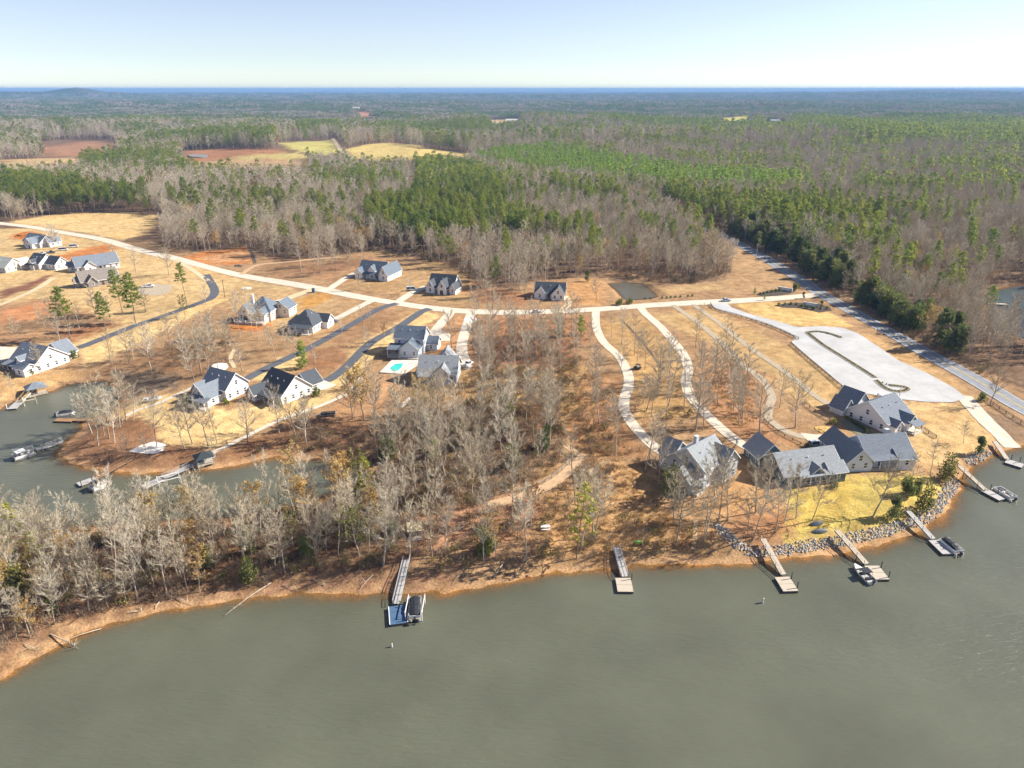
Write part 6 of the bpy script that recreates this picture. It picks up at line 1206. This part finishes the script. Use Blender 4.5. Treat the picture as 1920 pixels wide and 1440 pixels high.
# ------------------------------------------------------------ undergrowth: brush and dry grass on the wood floor
bm = []
for k in range(3):
    C, LV = brush(400 + k, 1.7, 26, leaves=.0); bm.append(C.mesh('brush_form', BRUSHM))
C, LV = brush(404, 1.4, 22, leaves=.9); J = MB(); J.add(C.v, C.f); J.m = 1; J.add(LV.v, LV.f); bm.append(J.mesh('brush_form', [BRUSHM, OLIVE]))
J2 = MB(); J2.add(C.v, C.f); J2.m = 1; J2.add(LV.v, LV.f); bm.append(J2.mesh('brush_form', [BRUSHM, RUSTL]))
gm_ = [grass_tuft(410 + k).mesh('grass_form', DRYG) for k in range(2)]
def fill(polys, den):
    out = []
    for p_ in polys:
        W_ = np.array(PXY(p_)); mn, mx = W_.min(0), W_.max(0); n = int((mx - mn).prod() * den / 100); x, y = rng.uniform(mn[0], mx[0], n), rng.uniform(mn[1], mx[1], n); m = inpoly(W_, x, y); out.append(np.stack([x[m], y[m]], 1))
    o = np.concatenate(out); z = GI(o[:, 0], o[:, 1]); k = z > .45
    for c, w_ in ROADS:
        lo, hi = c.min(0) - 4, c.max(0) + 4; idx = np.where((o[:, 0] > lo[0]) & (o[:, 0] < hi[0]) & (o[:, 1] > lo[1]) & (o[:, 1] < hi[1]) & k)[0]
        if len(idx) == 0: continue
        d = ((o[idx, None, :] - c[None, ::2, :]) ** 2).sum(-1).min(1); k[idx[d < (w_ + .6) ** 2]] = False
    for (cx, cy, rr, ox, oy, co, si, u0, u1, v0, v1) in HOUSES: dx, dy = o[:, 0] - ox, o[:, 1] - oy; u, v = dx * co + dy * si, -dx * si + dy * co; k &= ~((u > u0 - 1) & (u < u1 + 1) & (v > v0 - 1) & (v < v1 + 1))
    return np.stack([o[k, 0], o[k, 1], z[k]], 1)
b1 = fill([z[0] for z in ZONES[:2]], 40); b2 = fill([ZONES[2][0], ZONES[6][0], ZONES[7][0]], 20); b3 = fill([ZONES[11][0], [(1090,780),(1140,800),(1180,850),(1130,900),(1050,930),(1010,920),(1080,860)], [(1290,1015),(1340,1020),(1330,1040),(1180,1042),(1180,1030)]], 20); b4 = fill([ZONES[12][0], [(150,700),(340,690),(330,715),(160,712)], ZONES[4][0], ZONES[5][0]], 4)
b5 = fill([[(300,470),(460,460),(520,485),(690,470),(830,495),(900,530),(960,545),(940,520),(820,470),(690,450),(480,450),(300,455)], [(1150,520),(1290,535),(1370,512),(1360,490),(1280,500),(1150,500)], HWY_RIGHT + HWY_RIGHT[::-1][1:-1] and [(1330,432),(1560,552),(1850,712),(1870,700),(1580,540),(1340,420)]], 14)
pb = np.concatenate([b1, b2, b3, b4, b5]); scatter('undergrowth', pb, rng.uniform(0, 6.28, len(pb)), rng.uniform(.55, 1.6, len(pb)), rng.choice(5, len(pb), p=[.25, .25, .20, .18, .12]), bm, 'brown twiggy undergrowth on the wood floor', 'undergrowth')
pg = fill([[(1030,930),(1130,870),(1230,870),(1240,960),(1340,990),(1330,1030),(1180,1040),(1000,1050)], [(1000,900),(1130,800),(1190,850),(1100,920)], ZONES[3][0], ZONES[9][0], [(860,690),(1100,690),(1170,740),(1090,800),(960,780),(850,760)]], 42)
scatter('dry_grass', pg, rng.uniform(0, 6.28, len(pg)), rng.uniform(.6, 1.5, len(pg)), rng.integers(0, 2, len(pg)), gm_, 'tall dry straw coloured grass on the open slopes', 'grass')
# fallen trees along the near shore
def fallen(label, a, b, r0=.16, zb=.35, br=7):
    pa, pb_ = P(*a), PZ(*b, zb); h = thing('fallen_tree', label, 'fallen tree', (pa[0], pa[1], pa[2])); q = MB(); d = np.array([pb_[0] - pa[0], pb_[1] - pa[1], zb - pa[2] - .2]); q.tube((0, 0, .2), d * .5 + np.array([0, 0, .45]), r0, r0 * .7, 6, True).tube(d * .5 + np.array([0, 0, .45]), d + np.array([0, 0, .1]), r0 * .7, .03, 6); q.build('trunk', BARK, h); c = MB(); r = random.Random(a[0])
    for k in range(br):
        t = r.uniform(.45, .95); o = d * t + np.array([0, 0, .4]); e = nrm([rv(r), rv(r), rv(r) * .5 + .4]); c.tube(o, o + e * r.uniform(.8, 2.2), .05, 0, 3)
    c.build('branches', TWIG, h)
fallen('long pale fallen trunk reaching into the water left of the blue grey dock', (508,1093), (421,1153), .17); fallen('fallen bleached tree with branches at the lower left shore', (95,1190), (148,1216), .16, .3, 22); fallen('pale log lying along the lower left beach', (190,1180), (110,1205), .12, .5, 2); fallen('fallen trunk inside the central woods', (806,833), (760,856), .16, 3.6, 4); fallen('dark fallen trunk on the cove bank', (592,815), (625,832), .2, 2.2, 2); fallen('leaning dead trunk on the beach left of the weathered dock', (945,1055), (925,1085), .14, .5, 5)
for k_, (a_, b_) in enumerate([((330,1122),(360,1134)),((300,1128),(290,1143)),((585,1085),(612,1102)),((700,1078),(672,1108)),((45,1208),(75,1222)),((870,1068),(845,1098)),((240,1150),(270,1146)),((990,1050),(975,1076)),((530,1098),(560,1108))]):
    fallen('bleached driftwood limb on the near beach, %s from the left' % ['fourth', 'third', 'sixth', 'seventh', 'first', 'eighth', 'second', 'ninth', 'fifth'][k_], a_, b_, .09, .3, 5)
# ------------------------------------------------------------ far buildings
def farhouse(label, px, ang, L, Wd, he, rise, wm, rm):
    X, Y, Z = P(*px); h = thing('farmhouse', label, 'house', (X, Y, Z + 1), R(ang)); q = MB(); q.prism([(-L / 2, -Wd / 2), (L / 2, -Wd / 2), (L / 2, Wd / 2), (-L / 2, Wd / 2)], -4, he); q.build('wall', wm, h)
    q = MB(); q.add([(-L / 2 - .6, -Wd / 2 - .6, he - .1), (L / 2 + .6, -Wd / 2 - .6, he - .1), (L / 2 + .6, Wd / 2 + .6, he - .1), (-L / 2 - .6, Wd / 2 + .6, he - .1), (-L / 2 - .6, 0, he + rise), (L / 2 + .6, 0, he + rise)], [(0, 1, 5, 4), (2, 3, 4, 5), (1, 2, 5), (3, 0, 4), (3, 2, 1, 0)]); q.build('roof', rm, h)
    for k in range(3): o = link('window', WIN, h, (-L / 3 + k * L / 3, -Wd / 2 - .02, he * .5)); link('pane', PANE, o)
farhouse('white farm building at the end of the far green field', (1452,230), 5, 26, 12, 5, 4, WHITE, RF_L); farhouse('pale barn beside the far right field', (1432,228), -10, 22, 12, 6, 4, TAUPE, RF_G); farhouse('far white building above the red field', (668,211), 0, 30, 14, 12, 5, CREAM, RF_P); farhouse('white house wall glimpsed between bare trees on the right', (1546,336), 10, 9, 8, 8, 4, WHITE, RF_L); farhouse('pale house roof glimpsed beyond the inlet at the right edge', (1905,405), 15, 16, 10, 5, 4, WHITE, RF_L)
farhouse('low pale farm roofs beyond the straw field', (960,228), 0, 40, 16, 6, 4, CREAM, RF_P)
# inlet dock and footbridge
X, Y = PZ(1870, 570, .5); h = thing('inlet_dock', 'dark small dock in the shaded inlet at the right edge', 'dock', (X, Y, 0), R(-8)); q = MB(); q.box((0, 0, .55), (9, 2.2, .2)); q.build('deck', DECKW, h)
for k in (-4, 0, 4):
    for s in (-1, 1): q = MB(); q.tube((k, s, -2), (k, s, 1.2), .12, .1, 6, True); q.build('piling', DARKP, h)
# ------------------------------------------------------------ haze
hz = MB(); hz.prism([(-29000, -2200), (29000, -2200), (29000, 29000), (-29000, 29000)], -6, max(116.0, float(gz2.max()) + 6))
hm = bpy.data.materials.new('haze'); hm.use_nodes = True; ht = hm.node_tree; ht.nodes.remove(ht.nodes['Principled BSDF']); pv = ht.nodes.new('ShaderNodeVolumePrincipled')
pv.inputs['Color'].default_value = (.25, .46, .80, 1); pv.inputs['Density'].default_value = HAZE_D; pv.inputs['Anisotropy'].default_value = 0.0
ht.links.new(pv.outputs[0], ht.nodes['Material Output'].inputs['Volume'])
tag(hz.build('haze', hm), 'pale blue haze over the far countryside', 'haze', kind='stuff')
